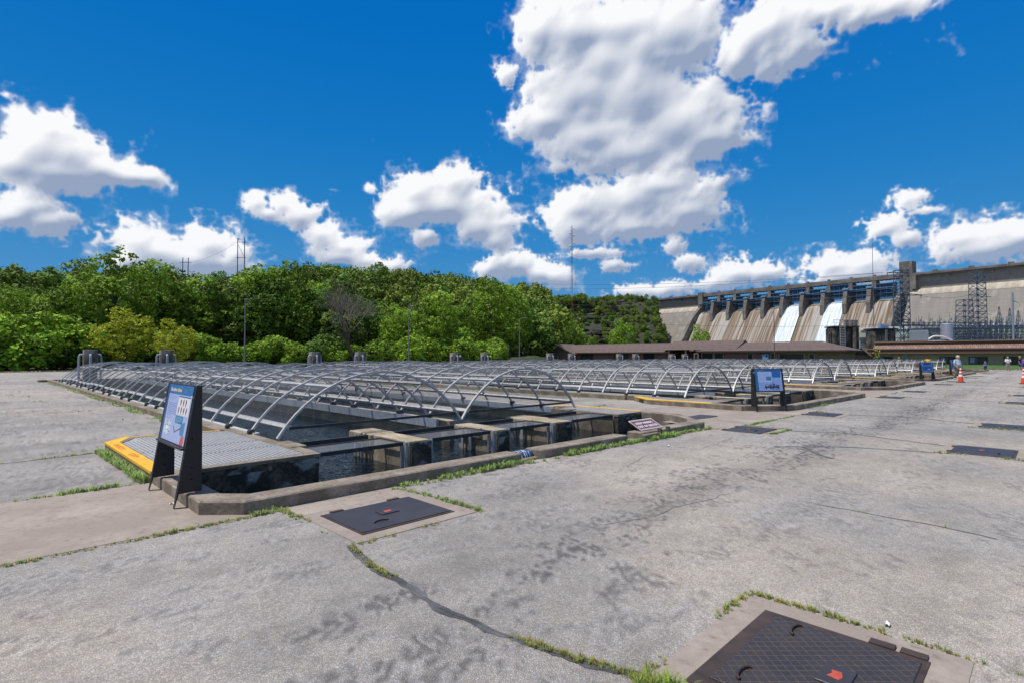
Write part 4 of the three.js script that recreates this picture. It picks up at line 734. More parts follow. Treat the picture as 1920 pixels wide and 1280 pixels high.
    for (const [x, e] of [[g0 + 1.2, g0 + 0.2], [g1 - 1.2, g1 - 0.2]]) for (const t of [0.1, 0.42, 0.66]) obj('arm', bar(X(x, yb + 12.4 * t, 1.6), X(e, CR + 6.6, 12.2), 0.5, 0.5), M.gate, gate);
    obj('walkway', [bx(g0 - 1.6, g1 + 1.6, CR + 8.3, CR + 8.55, 9.5, 10.9)], M.gateLight, D);
  }
  for (let i = 0; i <= N; i++) {
    const x = i * BAY; if (i === N || i === 0) continue;
    obj('spillway_pier', [profile(x - 1.5, x + 1.5, [[-6, CR - 2], [-6, HC - 3], [2.4, HC - 3], [2.4, CR + 9.2], [12.6, CR + 8.2], [15.8, CR - 2.8], [15.8, CR - 10.5], [8, CR - 4]])], M.pierC, D);
    obj('hoist_frame', [bx(x - 2, x + 2, CR + 8.8, CR + 9.9, 9.6, 13.2), bx(x - 1.6, x - 1.2, CR + 9.9, CR + 11, 10.4, 10.8), bx(x + 1.2, x + 1.6, CR + 9.9, CR + 11, 10.4, 10.8)], M.gateLight, D);  // hoist frames look sunlit through their paler blue
  }
  obj('bridge_deck', [bx(-1, 169, HC - 2.6, HC - 0.2, -6, 1.8), bx(-1, 169, HC - 0.2, HC + 0.8, 1.2, 1.7)], M.pierC, D);
  { const g = []; for (let x = 1; x < 168; x += 2.8) g.push(bx(x, x + 0.9, HC - 3.3, HC - 2.6, -2, 1.4)); const m = obj('bridge_bracket', g, M.pierC, D); m.userData.kind = 'stuff'; }
  { const g = []; for (let i = 1; i < N; i++) g.push(bx(i * BAY - 1, i * BAY + 1, HC + 0.8, HC + 1.9, 0.2, 1.6)); obj('crest_block', g, M.pierC, D); }
  for (const [a, b, h] of [[-5.5, -0.5, HC + 1.8], [168.6, 177, HC + 9.5]]) obj('gate_tower', [bx(a, b, CR - 4, h, -6, 3.2)], M.pierC, D);
  obj('gate_tower', [bx(177.1, 179.4, CR + 6, HC - 1, -6, 4.2)], M.pierC, D);
  for (const [a, b, z] of [[-3.4, -0.4, 0], [168.4, 171.4, 0]]) obj('training_wall', [profile(a, b, [[-2, -1], [-2, CR + 4], [7, CR + 4], [15, CR - 2.5], [20.5, CR - 7], [53, -1]])], M.pierC, D);
  // powerhouse at the foot: pale green wall under a white roof edge
  M.paleGreen = std({ map: concreteTex([0.46, 0.52, 0.43], [0.36, 0.41, 0.34], 8, 256, 0.3), roughness: 0.8 }); M.white = std({ color: C(0.72, 0.72, 0.7), roughness: 0.6 }); M.glassPane = new THREE.MeshPhysicalMaterial({ color: C(0.03, 0.036, 0.04), roughness: 0.08 });
  const TH = Math.atan2(-0.993, -0.12), at = V(...(() => { const f = 550, r = 195; return [(f + r) * Math.SQRT1_2, -0.5, (f - r) * Math.SQRT1_2]; })());
  D.position.copy(at); D.rotation.y = TH;
  const PH = thing('powerhouse', 'long pale green powerhouse with white roof edge at the foot of the dam', 'powerhouse');
  obj('wall', [bx(168, 330, -1, 19.6, 52, 78)], M.paleGreen, PH); obj('roof_edge', [bx(167.4, 330.6, 19.6, 21.4, 51.5, 78.6)], M.white, PH); 
  for (let x = 174; x < 326; x += 7.2) obj('window', bx(x, x + 3.4, 4, 10.5, 77.6, 78.08), M.glassPane, PH);
  PH.position.copy(at); PH.rotation.y = TH;
}

// ---------------------------------------------------------------- brown buildings
M.shingle = std({ roughness: 0.92, map: tex(512, 4, (x, y) => { const row = Math.floor(y * 26), c = hash(Math.floor(x * 14 + (row % 2) * 0.5), row, 5), e = (y * 26) % 1 < 0.16 ? 0.75 : 1; return mul3([0.14, 0.098, 0.082], (0.72 + 0.4 * c + 0.25 * (fbm(x * 5, y * 5, 3, 5, 3) - 0.5)) * e); }) });
M.siding = std({ roughness: 0.85, map: tex(256, 2.4, (x, y) => { const b = (y * 8) % 1; return mul3(mix3([0.2, 0.125, 0.095], [0.25, 0.165, 0.125], vn(x * 3, Math.floor(y * 8), 0, 2)), b < 0.1 ? 0.5 : 1); }) });
M.brick = std({ color: C(0.17, 0.085, 0.07), roughness: 0.9 }); M.trimDark = std({ color: C(0.05, 0.03, 0.026), roughness: 0.8 }); M.trimPale = std({ color: C(0.33, 0.25, 0.2), roughness: 0.8 });
M.glassDark = M.glassPane;
// where a bearing meets the plane u
const vAt = (px, u) => { const r = (px - 960) / 1022; return u * (1 - r) / (1 + r); };
function hip(u0, u1, v0, v1, h0, h1, over = 1, hipL = true, hipR = true) {   // roof with its ridge along v
  const a = u0 - over, b = u1 + over, c = v0 - over, d = v1 + over, m = (a + b) / 2, w = (b - a) / 2, r0 = hipR ? c + w : c, r1 = hipL ? d - w : d;
  const P = [V(a, h0, c), V(b, h0, c), V(b, h0, d), V(a, h0, d), V(m, h1, r0), V(m, h1, r1)];
  const g = new THREE.BufferGeometry(), F = [[0, 4, 5], [0, 5, 3], [1, 2, 5], [1, 5, 4], [0, 1, 4], [2, 3, 5]], pos = F.flatMap((f) => f.flatMap((i) => P[i].toArray()));
  g.setAttribute('position', new THREE.Float32BufferAttribute(pos, 3)); g.computeVertexNormals(); return g;
}
{
  const U = 118, B = thing('visitor_building', 'long low brown visitor building with hipped roof and blue sign', 'building', [U, 0, 50]);
  const vb = (px) => vAt(px, U), wall = (a, b, h, u = U, m = M.siding) => obj('wall', box(u, u + 9, -0.3, h, a, b), m, B);
  const e0 = vb(1581), e1 = vb(1318);
  wall(e0, e1, 2.9);
  obj('roof', hip(U, U + 10, e0, e1, 2.85, 4.75, 1.1), M.shingle, B); obj('fascia', box(U - 1.15, U - 1.08, 2.55, 2.87, e0 - 1, e1 + 1), M.trimDark, B);
  obj('fascia', box(U - 1.1, U + 10, 2.55, 2.87, e0 - 1.16, e0 - 1.1), M.trimDark, B);
  const p0 = vb(1322), p1 = vb(1252);   // open porch
  obj('wall', box(U + 6, U + 9, -0.3, 3, p0 + 0.02, p1), M.siding, B); for (const v of [p0 + 0.2, (p0 + p1) / 2, p1 - 0.3]) obj('post', box(U + 0.2, U + 0.5, -0.3, 3.3, v, v + 0.3), M.trimPale, B);
  obj('roof', hip(U + 1, U + 9, p0 - 6, p1, 3.2, 5.3, 1.1, false, false), M.shingle, B);
  const g0 = p1 + 0.05, g1 = vb(1078), g2 = vb(1010);
  wall(g0, g1, 2.75, U + 1); obj('roof', hip(U + 1, U + 10, g0 + 0.4, g2 - 6, 2.7, 5.0, 1.0, false, false), M.shingle, B);
  obj('fascia', box(U - 0.06, U, 2.42, 2.72, g0, g1), M.trimDark, B);
  { // gabled wing at the far end, its gable to the raceways
    const a = g1 + 0.02, b = g2, m = (a + b) / 2, gable = (u) => [V(u, -0.3, a), V(u, -0.3, b), V(u, 2.6, b), V(u, 5.1, m), V(u, 2.6, a)];
    const s = gable(U - 0.5), pos = [0, 1, 2, 0, 2, 4, 4, 2, 3].flatMap((i) => s[i].toArray()), g = new THREE.BufferGeometry(); g.setAttribute('position', new THREE.Float32BufferAttribute(pos, 3)); g.computeVertexNormals();
    obj('wall', [g, box(U - 0.49, U + 8, -0.3, 2.6, a, b)], M.siding, B);
    const sl = (v0, v1) => { const n = 1; return quadGrid(n, n, (q, t) => V(lerp(U - 1.4, U + 8, t), lerp(2.3, 5.25, q), lerp(v0, v1, q))); };
    obj('roof', [sl(a - 0.8, m), sl(b + 1.2, m)], M.shingle, B);
    obj('bargeboard', [bar(V(U - 1.42, 2.2, a - 0.8), V(U - 1.42, 5.15, m), 0.08, 0.3), bar(V(U - 1.42, 2.2, b + 1.2), V(U - 1.42, 5.15, m), 0.08, 0.3)], M.trimDark, B);
  }
  const opening = (p0, p1, h0, h1, u = U, pale = true) => { const a = vb(p1), b = vb(p0), k = 0.16; const w = obj('window', [box(u - 0.14, u + 0.02, h0 - k, h0, a - k, b + k), box(u - 0.14, u + 0.02, h1, h1 + k, a - k, b + k), box(u - 0.14, u + 0.02, h0, h1, a - k, a), box(u - 0.14, u + 0.02, h0, h1, b, b + k)], pale ? M.trimPale : M.trimDark, B); obj('pane', box(u - 0.03, u - 0.012, h0, h1, a, b), M.glassDark, w); };
  opening(1303, 1309, 0.2, 2.2); opening(1317, 1337, 0.3, 2.3); opening(1341, 1356, 0.3, 2.3); opening(1403, 1411, 0.9, 2.2); opening(1447, 1455, 0.9, 2.2); opening(1462, 1508, 0.2, 2.15); opening(1518, 1527, 0.1, 2.1);
  for (const [a, b] of [[1086, 1107], [1149, 1173], [1204, 1222]]) opening(a, b, 0.1, 2.3, U + 1, false);
  // blue picture sign on the wall
  const sv = vb(1436), S = thing('wall_sign', 'blue picture sign on the wall of the long brown visitor building', 'sign', [U - 0.2, 1.2, sv]);
  obj('panel', box(U - 0.24, U - 0.15, 0.2, 2.25, sv - 0.75, sv + 0.75), std({ color: C(0.05, 0.16, 0.4) }), S);
  const cv = document.createElement('canvas'); cv.width = 128; cv.height = 160; const x = cv.getContext('2d'); x.fillStyle = '#7fb0e8'; x.fillRect(0, 0, 128, 160); x.fillStyle = '#e9f0f8'; x.fillRect(8, 40, 112, 80); x.fillStyle = '#1c3f86'; x.beginPath(); x.moveTo(60, 34); x.lineTo(122, 10); x.lineTo(100, 74); x.fill(); x.fillStyle = '#4a5fb0'; for (let i = 0; i < 6; i++) x.fillRect(10 + i * 19, 118 + (i % 3) * 8, 15, 10);
  const tx = new THREE.CanvasTexture(cv); tx.colorSpace = THREE.SRGBColorSpace; const pm = quadGrid(1, 1, (s, t) => V(U - 0.246, lerp(0.35, 2.1, t), sv + lerp(0.62, -0.62, s))); obj('print', pm, std({ map: tx, roughness: 0.5 }), S, true);
}
{
  const U = 140, B = thing('hatchery_building', 'long brown hatchery building with two-step shingle roof and olive wall', 'building', [U, 0, 0]);
  const v0 = -75, v1 = vAt(1634, U), dark = M.trimDark;
  M.olive = std({ map: concreteTex([0.34, 0.285, 0.21], [0.27, 0.225, 0.17], 3, 256, 0.4), roughness: 0.9 }); M.roofTan = std({ color: C(0.27, 0.165, 0.125), roughness: 0.85 }); M.roofRed = std({ color: C(0.115, 0.055, 0.045), roughness: 0.85 });
  M.shingleTan = std({ roughness: 0.9, map: tex(256, [2.4, 1.6], (x, y) => { const row = Math.floor(y * 3), f = (x * 4 + (row % 2) * 0.5) % 1; return mul3([0.29, 0.18, 0.135], (f < 0.16 ? 0.5 : 1) * ((y * 3) % 1 < 0.18 ? 0.55 : 1) * (0.85 + 0.3 * hash(Math.floor(x * 4 + (row % 2) * 0.5), row, 1))); }) });
  obj('wall', box(U, U + 22, -0.4, 2.3, v0, v1), M.olive, B);
  obj('soffit', box(U - 1.1, U + 22, 2.28, 2.36, v0, v1 + 0.6), M.roofTan, B);
  obj('fascia', box(U - 1.0, U - 0.8, 2.36, 3.1, v0, v1 + 0.5), M.roofRed, B); obj('roof_edge', box(U - 1.15, U + 21, 3.1, 3.32, v0, v1 + 0.6), M.roofTan, B);  // lower dark band paints in the soffit shadow under the roof edge
  obj('roof', [quadGrid(1, 1, (s, t) => V(lerp(U - 0.95, U - 0.25, t), lerp(3.33, 4.05, t), lerp(v0, v1 - 0.6, s)))], M.shingleTan, B);
  obj('fascia', box(U - 0.3, U + 20, 4.05, 4.6, v0, v1 - 1), M.roofRed, B); obj('roof_edge', box(U - 0.5, U + 20.2, 4.6, 4.82, v0, v1 - 0.8), M.roofTan, B);
  obj('post', box(U - 1.05, U - 0.8, -0.4, 2.3, v1 - 0.1, v1 + 0.15), M.trimPale, B);
  M.blueGlass = new THREE.MeshPhysicalMaterial({ color: C(0.05, 0.085, 0.11), roughness: 0.1 }); M.curtain = std({ color: C(0.2, 0.3, 0.38) });
  for (const [a, b] of [[1649, 1673], [1764, 1790], [1818, 1851], [1884, 1913]]) { const c = vAt(b, U), d = vAt(a, U), w = obj('window', [box(U - 0.08, U + 0.02, 0.15, 0.27, c - 0.12, d + 0.12), box(U - 0.08, U + 0.02, 1.5, 1.62, c - 0.12, d + 0.12), box(U - 0.08, U + 0.02, 0.27, 1.5, c - 0.12, c), box(U - 0.08, U + 0.02, 0.27, 1.5, d, d + 0.12), box(U - 0.08, U + 0.02, 0.27, 1.5, (c + d) / 2 - 0.06, (c + d) / 2 + 0.06)], dark, B); obj('pane', box(U - 0.02, U - 0.008, 0.27, 1.5, c, (c + d) / 2 - 0.06), M.glassDark, w); obj('pane', box(U - 0.02, U - 0.008, 0.27, 1.5, (c + d) / 2 + 0.06, d), M.blueGlass, w); obj('curtain', box(U - 0.03, U - 0.021, 0.35, 1.45, d - (d - c) * 0.3, d - 0.1), M.curtain, w); }
  { const c = vAt(1703, U), d = vAt(1693, U), k = thing('wall_cooler', 'pale blue cooler box on the olive wall of the hatchery building', 'air conditioner', [U, 1, c]); obj('casing', rbox(U - 0.6, U - 0.01, 1.2, 2.2, c, d, 0.05), M.curtain, k); obj('louvre', [0, 1, 2, 3, 4].map((i) => box(U - 0.63, U - 0.6, 1.3 + i * 0.17, 1.38 + i * 0.17, c + 0.1, d - 0.1)), std({ color: C(0.1, 0.16, 0.2) }), k); }
  // small gabled hut at its end
  const a = vAt(1630, 138), b = vAt(1604, 138), m = (a + b) / 2, H = thing('hut', 'small dark hut with a gabled roof between the two brown buildings', 'hut', [138, 0, a]);
  obj('wall', [box(138, 143, -0.4, 1.9, a, b)], M.brick, H);
  { const q = (v0, v1) => quadGrid(1, 1, (s, t) => V(lerp(137.2, 143.5, t), lerp(1.7, 3.5, s), lerp(v0, v1, s))); obj('roof', [q(a - 0.5, m), q(b + 0.7, m)], M.shingle, H); const s = [V(138.02, 1.9, a), V(138.02, 1.9, b), V(138.02, 3.3, m)], g = new THREE.BufferGeometry(); g.setAttribute('position', new THREE.Float32BufferAttribute(s.flatMap((p) => p.toArray()), 3)); g.computeVertexNormals(); obj('gable', [g], M.trimDark, H); }
}
// ---------------------------------------------------------------- concrete tanks with ladders, roof plant, switchyard
{
  M.tankDark = std({ map: concreteTex([0.17, 0.15, 0.12], [0.025, 0.022, 0.02], 5, 512, 0.7, 1.6), roughness: 0.9 });
  const local = (px, d) => { const [u, v] = cam2(px, d), t = new THREE.Group(); return { u, v }; };
  const put = (t, px, d) => { const [u, v] = cam2(px, d); t.position.copy(V(u, -0.3, v)); t.rotation.y = -Math.PI / 4; return t; };   // faces the raceways' corner
  const X = (x, y, z) => new THREE.Vector3(x, y, z), bx = (x0, x1, y0, y1, z0, z1) => new THREE.BoxGeometry(x1 - x0, y1 - y0, z1 - z0).translate((x0 + x1) / 2, (y0 + y1) / 2, (z0 + z1) / 2);
  const A = thing('water_tower', 'tall dark stained concrete tower with a ladder beside the brown roof', 'tower');
  obj('shaft', [new RoundedBoxGeometry(4.6, 9.8, 4, 3, 0.7).translate(-0.9, 4.5, 0)], M.tankDark, A); obj('cap', [bx(-3.2, 3.4, 9.3, 9.6, -2.1, 2.1)], M.tankDark, A);
  obj('shaft', [bx(1.8, 2.5, -0.5, 9.2, 0, 2)], M.concrete, A); obj('shaft', [bx(2.52, 3.3, -0.5, 9.25, -0.6, 1.9)], M.tankDark, A);
  const rails = []; for (const x of [-3, -1.6, -0.4, 0.8, 2, 3.2]) rails.push(bx(x - 0.04, x + 0.04, 9.6, 11.2, 1.9, 1.98)); rails.push(bx(-3.1, 3.3, 11.1, 11.18, 1.9, 1.98), bx(-3.1, 3.3, 10.4, 10.46, 1.9, 1.98)); obj('railing', rails, M.steel, A);
  obj('railing', [bx(1.6, 3.2, 9.6, 11.1, 0.4, 1.6), bx(0.2, 1.0, 9.6, 11.2, 0.5, 1.5)], M.pierC, A);
  const lad = [bx(-1.75, -1.67, -0.5, 9.6, 2.2, 2.3), bx(-0.48, -0.4, -0.5, 9.6, 2.2, 2.3)]; for (let y = 0; y < 9.4; y += 0.42) lad.push(bx(-1.67, -0.48, y, y + 0.13, 2.22, 2.3)); obj('ladder', lad, M.steel, A);
  obj('pipe', [pipe([X(-3.1, 8, 1), X(-3.7, 7.9, 1.2), X(-3.9, 7.2, 1.2), X(-3.9, -0.5, 1.2)], 0.16, 8, 24)], M.steelDark, A); put(A, 1579, 140);
  const Bt = thing('water_tower', 'squat dark stained concrete tower above the left end of the hatchery building', 'tower');
  obj('shaft', [new RoundedBoxGeometry(6, 10.2, 4.4, 3, 1.0).translate(0, 4.2, 0)], M.tankDark, Bt); obj('cap', [bx(-3.1, 3.1, 9.0, 9.35, -2.3, 2.3)], M.tankDark, Bt);
  obj('ladder', [bx(-0.2, -0.14, 3, 9, 2.25, 2.3), bx(0.2, 0.26, 3, 9, 2.25, 2.3), ...[...Array(14).keys()].map((i) => bx(-0.14, 0.2, 3.2 + i * 0.42, 3.28 + i * 0.42, 2.25, 2.3))], M.steel, Bt); obj('equipment', [bx(-0.6, 0.3, 9.35, 10.5, 0, 1), bx(0.5, 1.6, 9.35, 10.2, 0, 1)], M.gateLight, Bt); put(Bt, 1652, 146);
  const Ct = thing('pale_shed', 'pale grey-green tall box building left of the squat dark tower', 'building'); obj('wall', [bx(-2.2, 2.2, -0.5, 6.6, -2, 2)], std({ map: concreteTex([0.4, 0.42, 0.38], [0.33, 0.35, 0.32], 3, 256, 0.3), roughness: 0.85 }), Ct); obj('roof_edge', [bx(-2.3, 2.3, 6.6, 7.1, -2.1, 2.1)], std({ color: C(0.2, 0.3, 0.26) }), Ct); put(Ct, 1620, 150);
  const Dt = thing('cooling_box', 'grey ribbed plant box standing on the hatchery roof', 'air conditioner'); { const g = [bx(-1.55, 1.55, 5.2, 7.4, -1.2, 1.2)]; for (let x = -1.5; x < 1.5; x += 0.2) g.push(bx(x, x + 0.1, 5.3, 7.25, 1.2, 1.26)); obj('casing', g, std({ color: C(0.3, 0.33, 0.38), roughness: 0.6 }), Dt); obj('foot', [bx(-1.4, -1.2, 4.8, 5.2, -1, 1), bx(1.2, 1.4, 4.8, 5.2, -1, 1)], M.steelDark, Dt); } put(Dt, 1724, 115); Dt.rotation.y = -Math.PI / 4 - 0.64;
  const Et = thing('steel_tank', 'upright silver tank behind the hatchery roof before the switchyard', 'tank'); obj('shell', [new THREE.CylinderGeometry(1.15, 1.15, 3.4, 28).translate(0, 7.5, 0), new THREE.SphereGeometry(1.15, 28, 8, 0, 6.3, 0, 1.3).scale(1, 0.3, 1).translate(0, 9.15, 0)], std({ color: C(0.4, 0.44, 0.5), metalness: 0.5, roughness: 0.4 }), Et); obj('band', [6.1, 7.2, 8.3].map((y) => new THREE.CylinderGeometry(1.17, 1.17, 0.07, 28).translate(0, y, 0)), M.steel, Et); obj('leg', [0, 2, 4].map((a) => bx(Math.cos(a) - 0.08, Math.cos(a) + 0.08, 4.5, 5.9, Math.sin(a) - 0.08, Math.sin(a) + 0.08)), M.steelDark, Et); put(Et, 1777, 125);
  const Ft = thing('roof_pipes', 'white roof pipes running beside the silver tank', 'pipes'); obj('pipe', [pipe([X(-4, 5.4, 0), X(-2, 5.5, 0), X(-0.5, 6.2, 0), X(1.5, 6.1, 0), X(3.4, 5.3, 0)], 0.18, 8, 30), pipe([X(-3.4, 5.1, 0.5), X(0, 5.2, 0.5), X(3.2, 5.15, 0.5)], 0.14, 8, 10)], M.white, Ft); put(Ft, 1757, 117);
  const lattice = (w0, w1, h0, h1, n, r) => {   // four-legged tapering lattice
    const g = [], c = (i, y) => { const w = lerp(w0, w1, (y - h0) / (h1 - h0)) / 2, s = [[-1, -1], [1, -1], [1, 1], [-1, 1]][i % 4]; return X(s[0] * w, y, s[1] * w); };
    for (let k = 0; k < n; k++) { const y0 = lerp(h0, h1, k / n), y1 = lerp(h0, h1, (k + 1) / n); for (let i = 0; i < 4; i++) g.push(rod(c(i, y0), c(i, y1), r, r, 5), rod(c(i, y0), c(i + 1, y1), r * 0.6, r * 0.6, 4), rod(c(i + 1, y0), c(i, y1), r * 0.6, r * 0.6, 4), rod(c(i, y1), c(i + 1, y1), r * 0.6, r * 0.6, 4)); }
    return g;
  };
  M.lattice = std({ color: C(0.1, 0.13, 0.17), metalness: 0.3, roughness: 0.6 });
  const insul = (x, y, z) => [0, 1, 2].map((i) => new THREE.CylinderGeometry(0.2, 0.2, 0.16, 8).translate(x, y - 0.3 - i * 0.35, z));
  const P = thing('pylon', 'big dark lattice pylon before the right gate tower of the dam', 'pylon');
  obj('tower', [lattice(6.8, 3.6, 0, 13, 3, 0.19), lattice(3.6, 3.3, 13, 33.6, 9, 0.15)].flat(), M.lattice, P);
  for (const [y, a, b] of [[32.6, -5.2, 2.6], [24.4, -3, 7.4], [13.4, -3.5, 7.4]]) { obj('arm', [bar(X(a, y, 0), X(b, y, 0), 0.3, 0.3), bar(X(0, y + 1, 0), X(b, y, 0), 0.14, 0.14), bar(X(0, y + 1, 0), X(a, y, 0), 0.14, 0.14)], M.lattice, P); obj('insulator', [...insul(b - 0.2, y, 0), ...insul(a + 0.2, y, 0)], std({ color: C(0.12, 0.06, 0.05) }), P); } put(P, 1693, 200);
  const Q = thing('pylon', 'tall lattice tower of the switchyard, before the right part of the dam', 'pylon');
  obj('tower', [lattice(5.6, 3.7, 6, 14, 3, 0.17), lattice(3.7, 3.3, 14, 33, 9, 0.13)].flat(), M.lattice, Q); for (const y of [24, 17.6, 12]) obj('arm', [bar(X(-0.5, y, 0), X(5, y - 0.3, 0), 0.16, 0.16), bar(X(-2.6, y, 0), X(0, y, 0), 0.14, 0.14)], M.lattice, Q); put(Q, 1836, 200);
  const Q2 = thing('pylon', 'shorter lattice tower just left of the tall switchyard tower', 'pylon'); obj('tower', lattice(4.2, 3.4, 6, 23.2, 8, 0.13), M.lattice, Q2); put(Q2, 1811, 205);
  const S = thing('switchyard', 'dense dark steel switchyard frames behind the hatchery roof', 'switchyard'), post = [], beam = [], ins = [], R = rand(15);
  for (let row = 0; row < 3; row++) for (let i = 0; i < 22; i++) { const x = -19 + i * 1.9 + row * 0.8, z = row * -5, h = 11.6 + row * 1.4 + R() * 0.8; post.push(lattice(0.7, 0.5, 4, h, 5, 0.045).map((g) => g.translate(x, 0, z))); if (R() < 0.75) { beam.push(rod(X(x, h, z), X(x, h + 1.6 + R() * 1.3, z), 0.1, 0.05, 5)); ins.push(new THREE.CylinderGeometry(0.16, 0.2, 0.9, 8).translate(x + 0.6, h + 0.5, z)); } ins.push(new THREE.CylinderGeometry(0.2, 0.2, 1.1, 8).translate(x + 1.2, 8 + R() * 2, z), new THREE.CylinderGeometry(0.18, 0.18, 0.9, 8).translate(x + 0.8, 6.2 + R() * 2, z)); }
  for (let row = 0; row < 3; row++) for (const y of [11.6, 10.4, 8.2, 6.4]) beam.push(bx(-19.5, 22, y + row * 1.3, y + row * 1.3 + 0.16, row * -5 - 0.1, row * -5 + 0.1));
  for (let i = 0; i < 90; i++) { const x = -19 + R() * 40, y = 6 + R() * 7, z = -R() * 10; beam.push(bar(X(x, y, z), X(x + (R() - 0.5) * 4, y + (R() - 0.5) * 3, z + (R() - 0.5) * 5), 0.09, 0.09)); }
  obj('post', post.flat(), M.lattice, S).userData.kind = 'stuff'; obj('beam', beam, M.lattice, S).userData.kind = 'stuff'; obj('insulator', ins, std({ color: C(0.16, 0.2, 0.26), roughness: 0.4 }), S).userData.kind = 'stuff';
  put(S, 1838, 190);
  for (const [px, h] of [[1876, 20.6], [1896, 20.0], [1912, 19.2]]) { const s = thing('lightning_spike', `slim tapering lattice spike above the switchyard, ${px === 1876 ? 'leftmost' : px === 1896 ? 'middle' : 'rightmost'} of the three`, 'mast', [0, 0, 0], 'lattice spikes of the switchyard'); obj('lattice', lattice(1.7, 0.15, 11, h, 5, 0.08), M.lattice, s); put(s, px, 205); }
}

// ---------------------------------------------------------------- poles, mast, wires
{
  const X = (x, y, z) => new THREE.Vector3(x, y, z);
  M.poleGrey = std({ color: C(0.16, 0.17, 0.17), metalness: 0.3, roughness: 0.6 }); M.wood = std({ color: C(0.09, 0.075, 0.065), roughness: 0.9 });
  const lightPole = (px, d, h, arm, label) => { const [u, v] = cam2(px, d), t = thing('light_pole', label, 'light pole', [u, 0, v]); obj('pole', rod(V(u, -0.2, v), V(u, h, v), 0.085, 0.05, 10), M.poleGrey, t); obj('base', rbox(u - 0.2, u + 0.2, -0.2, 0.3, v - 0.2, v + 0.2, 0.03), M.concrete, t);
    const e = V(u + arm * 0.7, h + 0.1, v - arm * 0.7); obj('arm', rod(V(u, h - 0.1, v), e, 0.04, 0.035, 8), M.poleGrey, t); obj('lamp_head', [rbox(e.x - 0.3, e.x + 0.3, h + 0.02, h + 0.16, -e.z - 0.16, -e.z + 0.16, 0.04)], M.poleGrey, t); };
  lightPole(458, 62, 8.0, 0.25, 'thin dark light pole before the trees, below the tall H-frame pole'); lightPole(766, 76, 8.4, 0.2, 'thin pale light pole before the trees in the middle of the tree line'); lightPole(974, 90, 7.9, 1.1, 'light pole with a side arm before the tallest trees');
  const frame = (px, d, top, low, w, arms, brace, label) => { const [u, v] = cam2(px, d), t = thing('power_pole', label, 'power pole', [u, 0, v], 'H-frame power poles on the hill'); const k = w * Math.SQRT1_2 / 2, P = (s, h) => V(u + k * s, h, v - k * s); obj('pole', rod(P(-1, low), P(-1, top), 0.3, 0.22, 6), M.wood, t); obj('pole', rod(P(1, low), P(1, top), 0.3, 0.22, 6), M.wood, t); for (const [h, o] of arms) obj('crossarm', bar(P(-o, h), P(o, h), 0.24, 0.28), M.wood, t); if (brace) obj('brace', [bar(P(-1, brace[0]), P(1, brace[1]), 0.16, 0.16)], M.wood, t); };
  frame(344.5, 330, 61.5, 40, 3.3, [[58.6, 2.1]], null, 'shorter H-frame power pole on the wooded ridge'); frame(449, 330, 73.5, 40, 4.2, [[71, 1.25], [61.5, 1.4]], [69.5, 61.8], 'taller braced H-frame power pole on the wooded ridge');
  { const [u, v] = cam2(1073, 500), t = thing('radio_mast', 'tall thin red and white radio mast with dishes on the ridge', 'mast', [u, 0, v]), a = [[], []], h0 = 45, h1 = 122; for (let k = 0; k < 22; k++) { const y0 = lerp(h0, h1, k / 22), y1 = lerp(h0, h1, (k + 1) / 22), w = 0.7, c = (i) => [u + w * Math.cos(i * 2.1), v + w * Math.sin(i * 2.1)]; for (let i = 0; i < 3; i++) { const [p, q] = c(i), [r, s] = c(i + 1); a[Math.floor(k / 3) % 2].push(rod(V(p, y0, q), V(p, y1, q), 0.13, 0.13, 4), rod(V(p, y0, q), V(r, y1, s), 0.08, 0.08, 4)); } } obj('mast_section', a[0], std({ color: C(0.3, 0.1, 0.08) }), t); obj('mast_section', a[1], std({ color: C(0.42, 0.4, 0.4) }), t); for (const [h, s] of [[119, 1], [115, -1], [113, 1], [103, -1], [106, 1]]) obj('dish', [rod(V(u + s, h, v - s), V(u + s * 1.6, h, v - s * 1.6), 1.0, 1.0, 12)], M.white, t); }
  { const [u, v] = cam2(1452.5, 96), t = thing('bare_pole', 'thin rusty brown pole rising behind the visitor building, before the dam', 'pole', [u, 0, v]); obj('pole', rod(V(u, -0.3, v), V(u, 9.4, v), 0.07, 0.05, 8), std({ color: C(0.13, 0.07, 0.055) }), t); obj('cap', rod(V(u, 9.4, v), V(u, 9.55, v), 0.08, 0.06, 8), M.poleGrey, t); }
  { const [u, v] = cam2(1902, 118), t = thing('lamp_post', 'tall blue-grey post before the switchyard at the right edge', 'light pole', [u, 0, v]); obj('pole', rod(V(u, -0.3, v), V(u, 15.4, v), 0.22, 0.16, 10), std({ color: C(0.22, 0.28, 0.34), roughness: 0.5 }), t); obj('bracket', [rod(V(u, 13.7, v), V(u + 0.9, 13.2, v - 0.9), 0.07, 0.05, 6)], M.poleGrey, t); }
  { const [u, v] = cam2(1640, 240), t = thing('antenna', 'tall thin antenna pole standing up before the dam gates', 'antenna', [u, 0, v]); obj('pole', rod(V(u, -0.3, v), V(u, 52, v), 0.16, 0.09, 8), M.poleGrey, t); obj('base', rod(V(u, -0.3, v), V(u, 4, v), 0.3, 0.26, 8), M.poleGrey, t); }
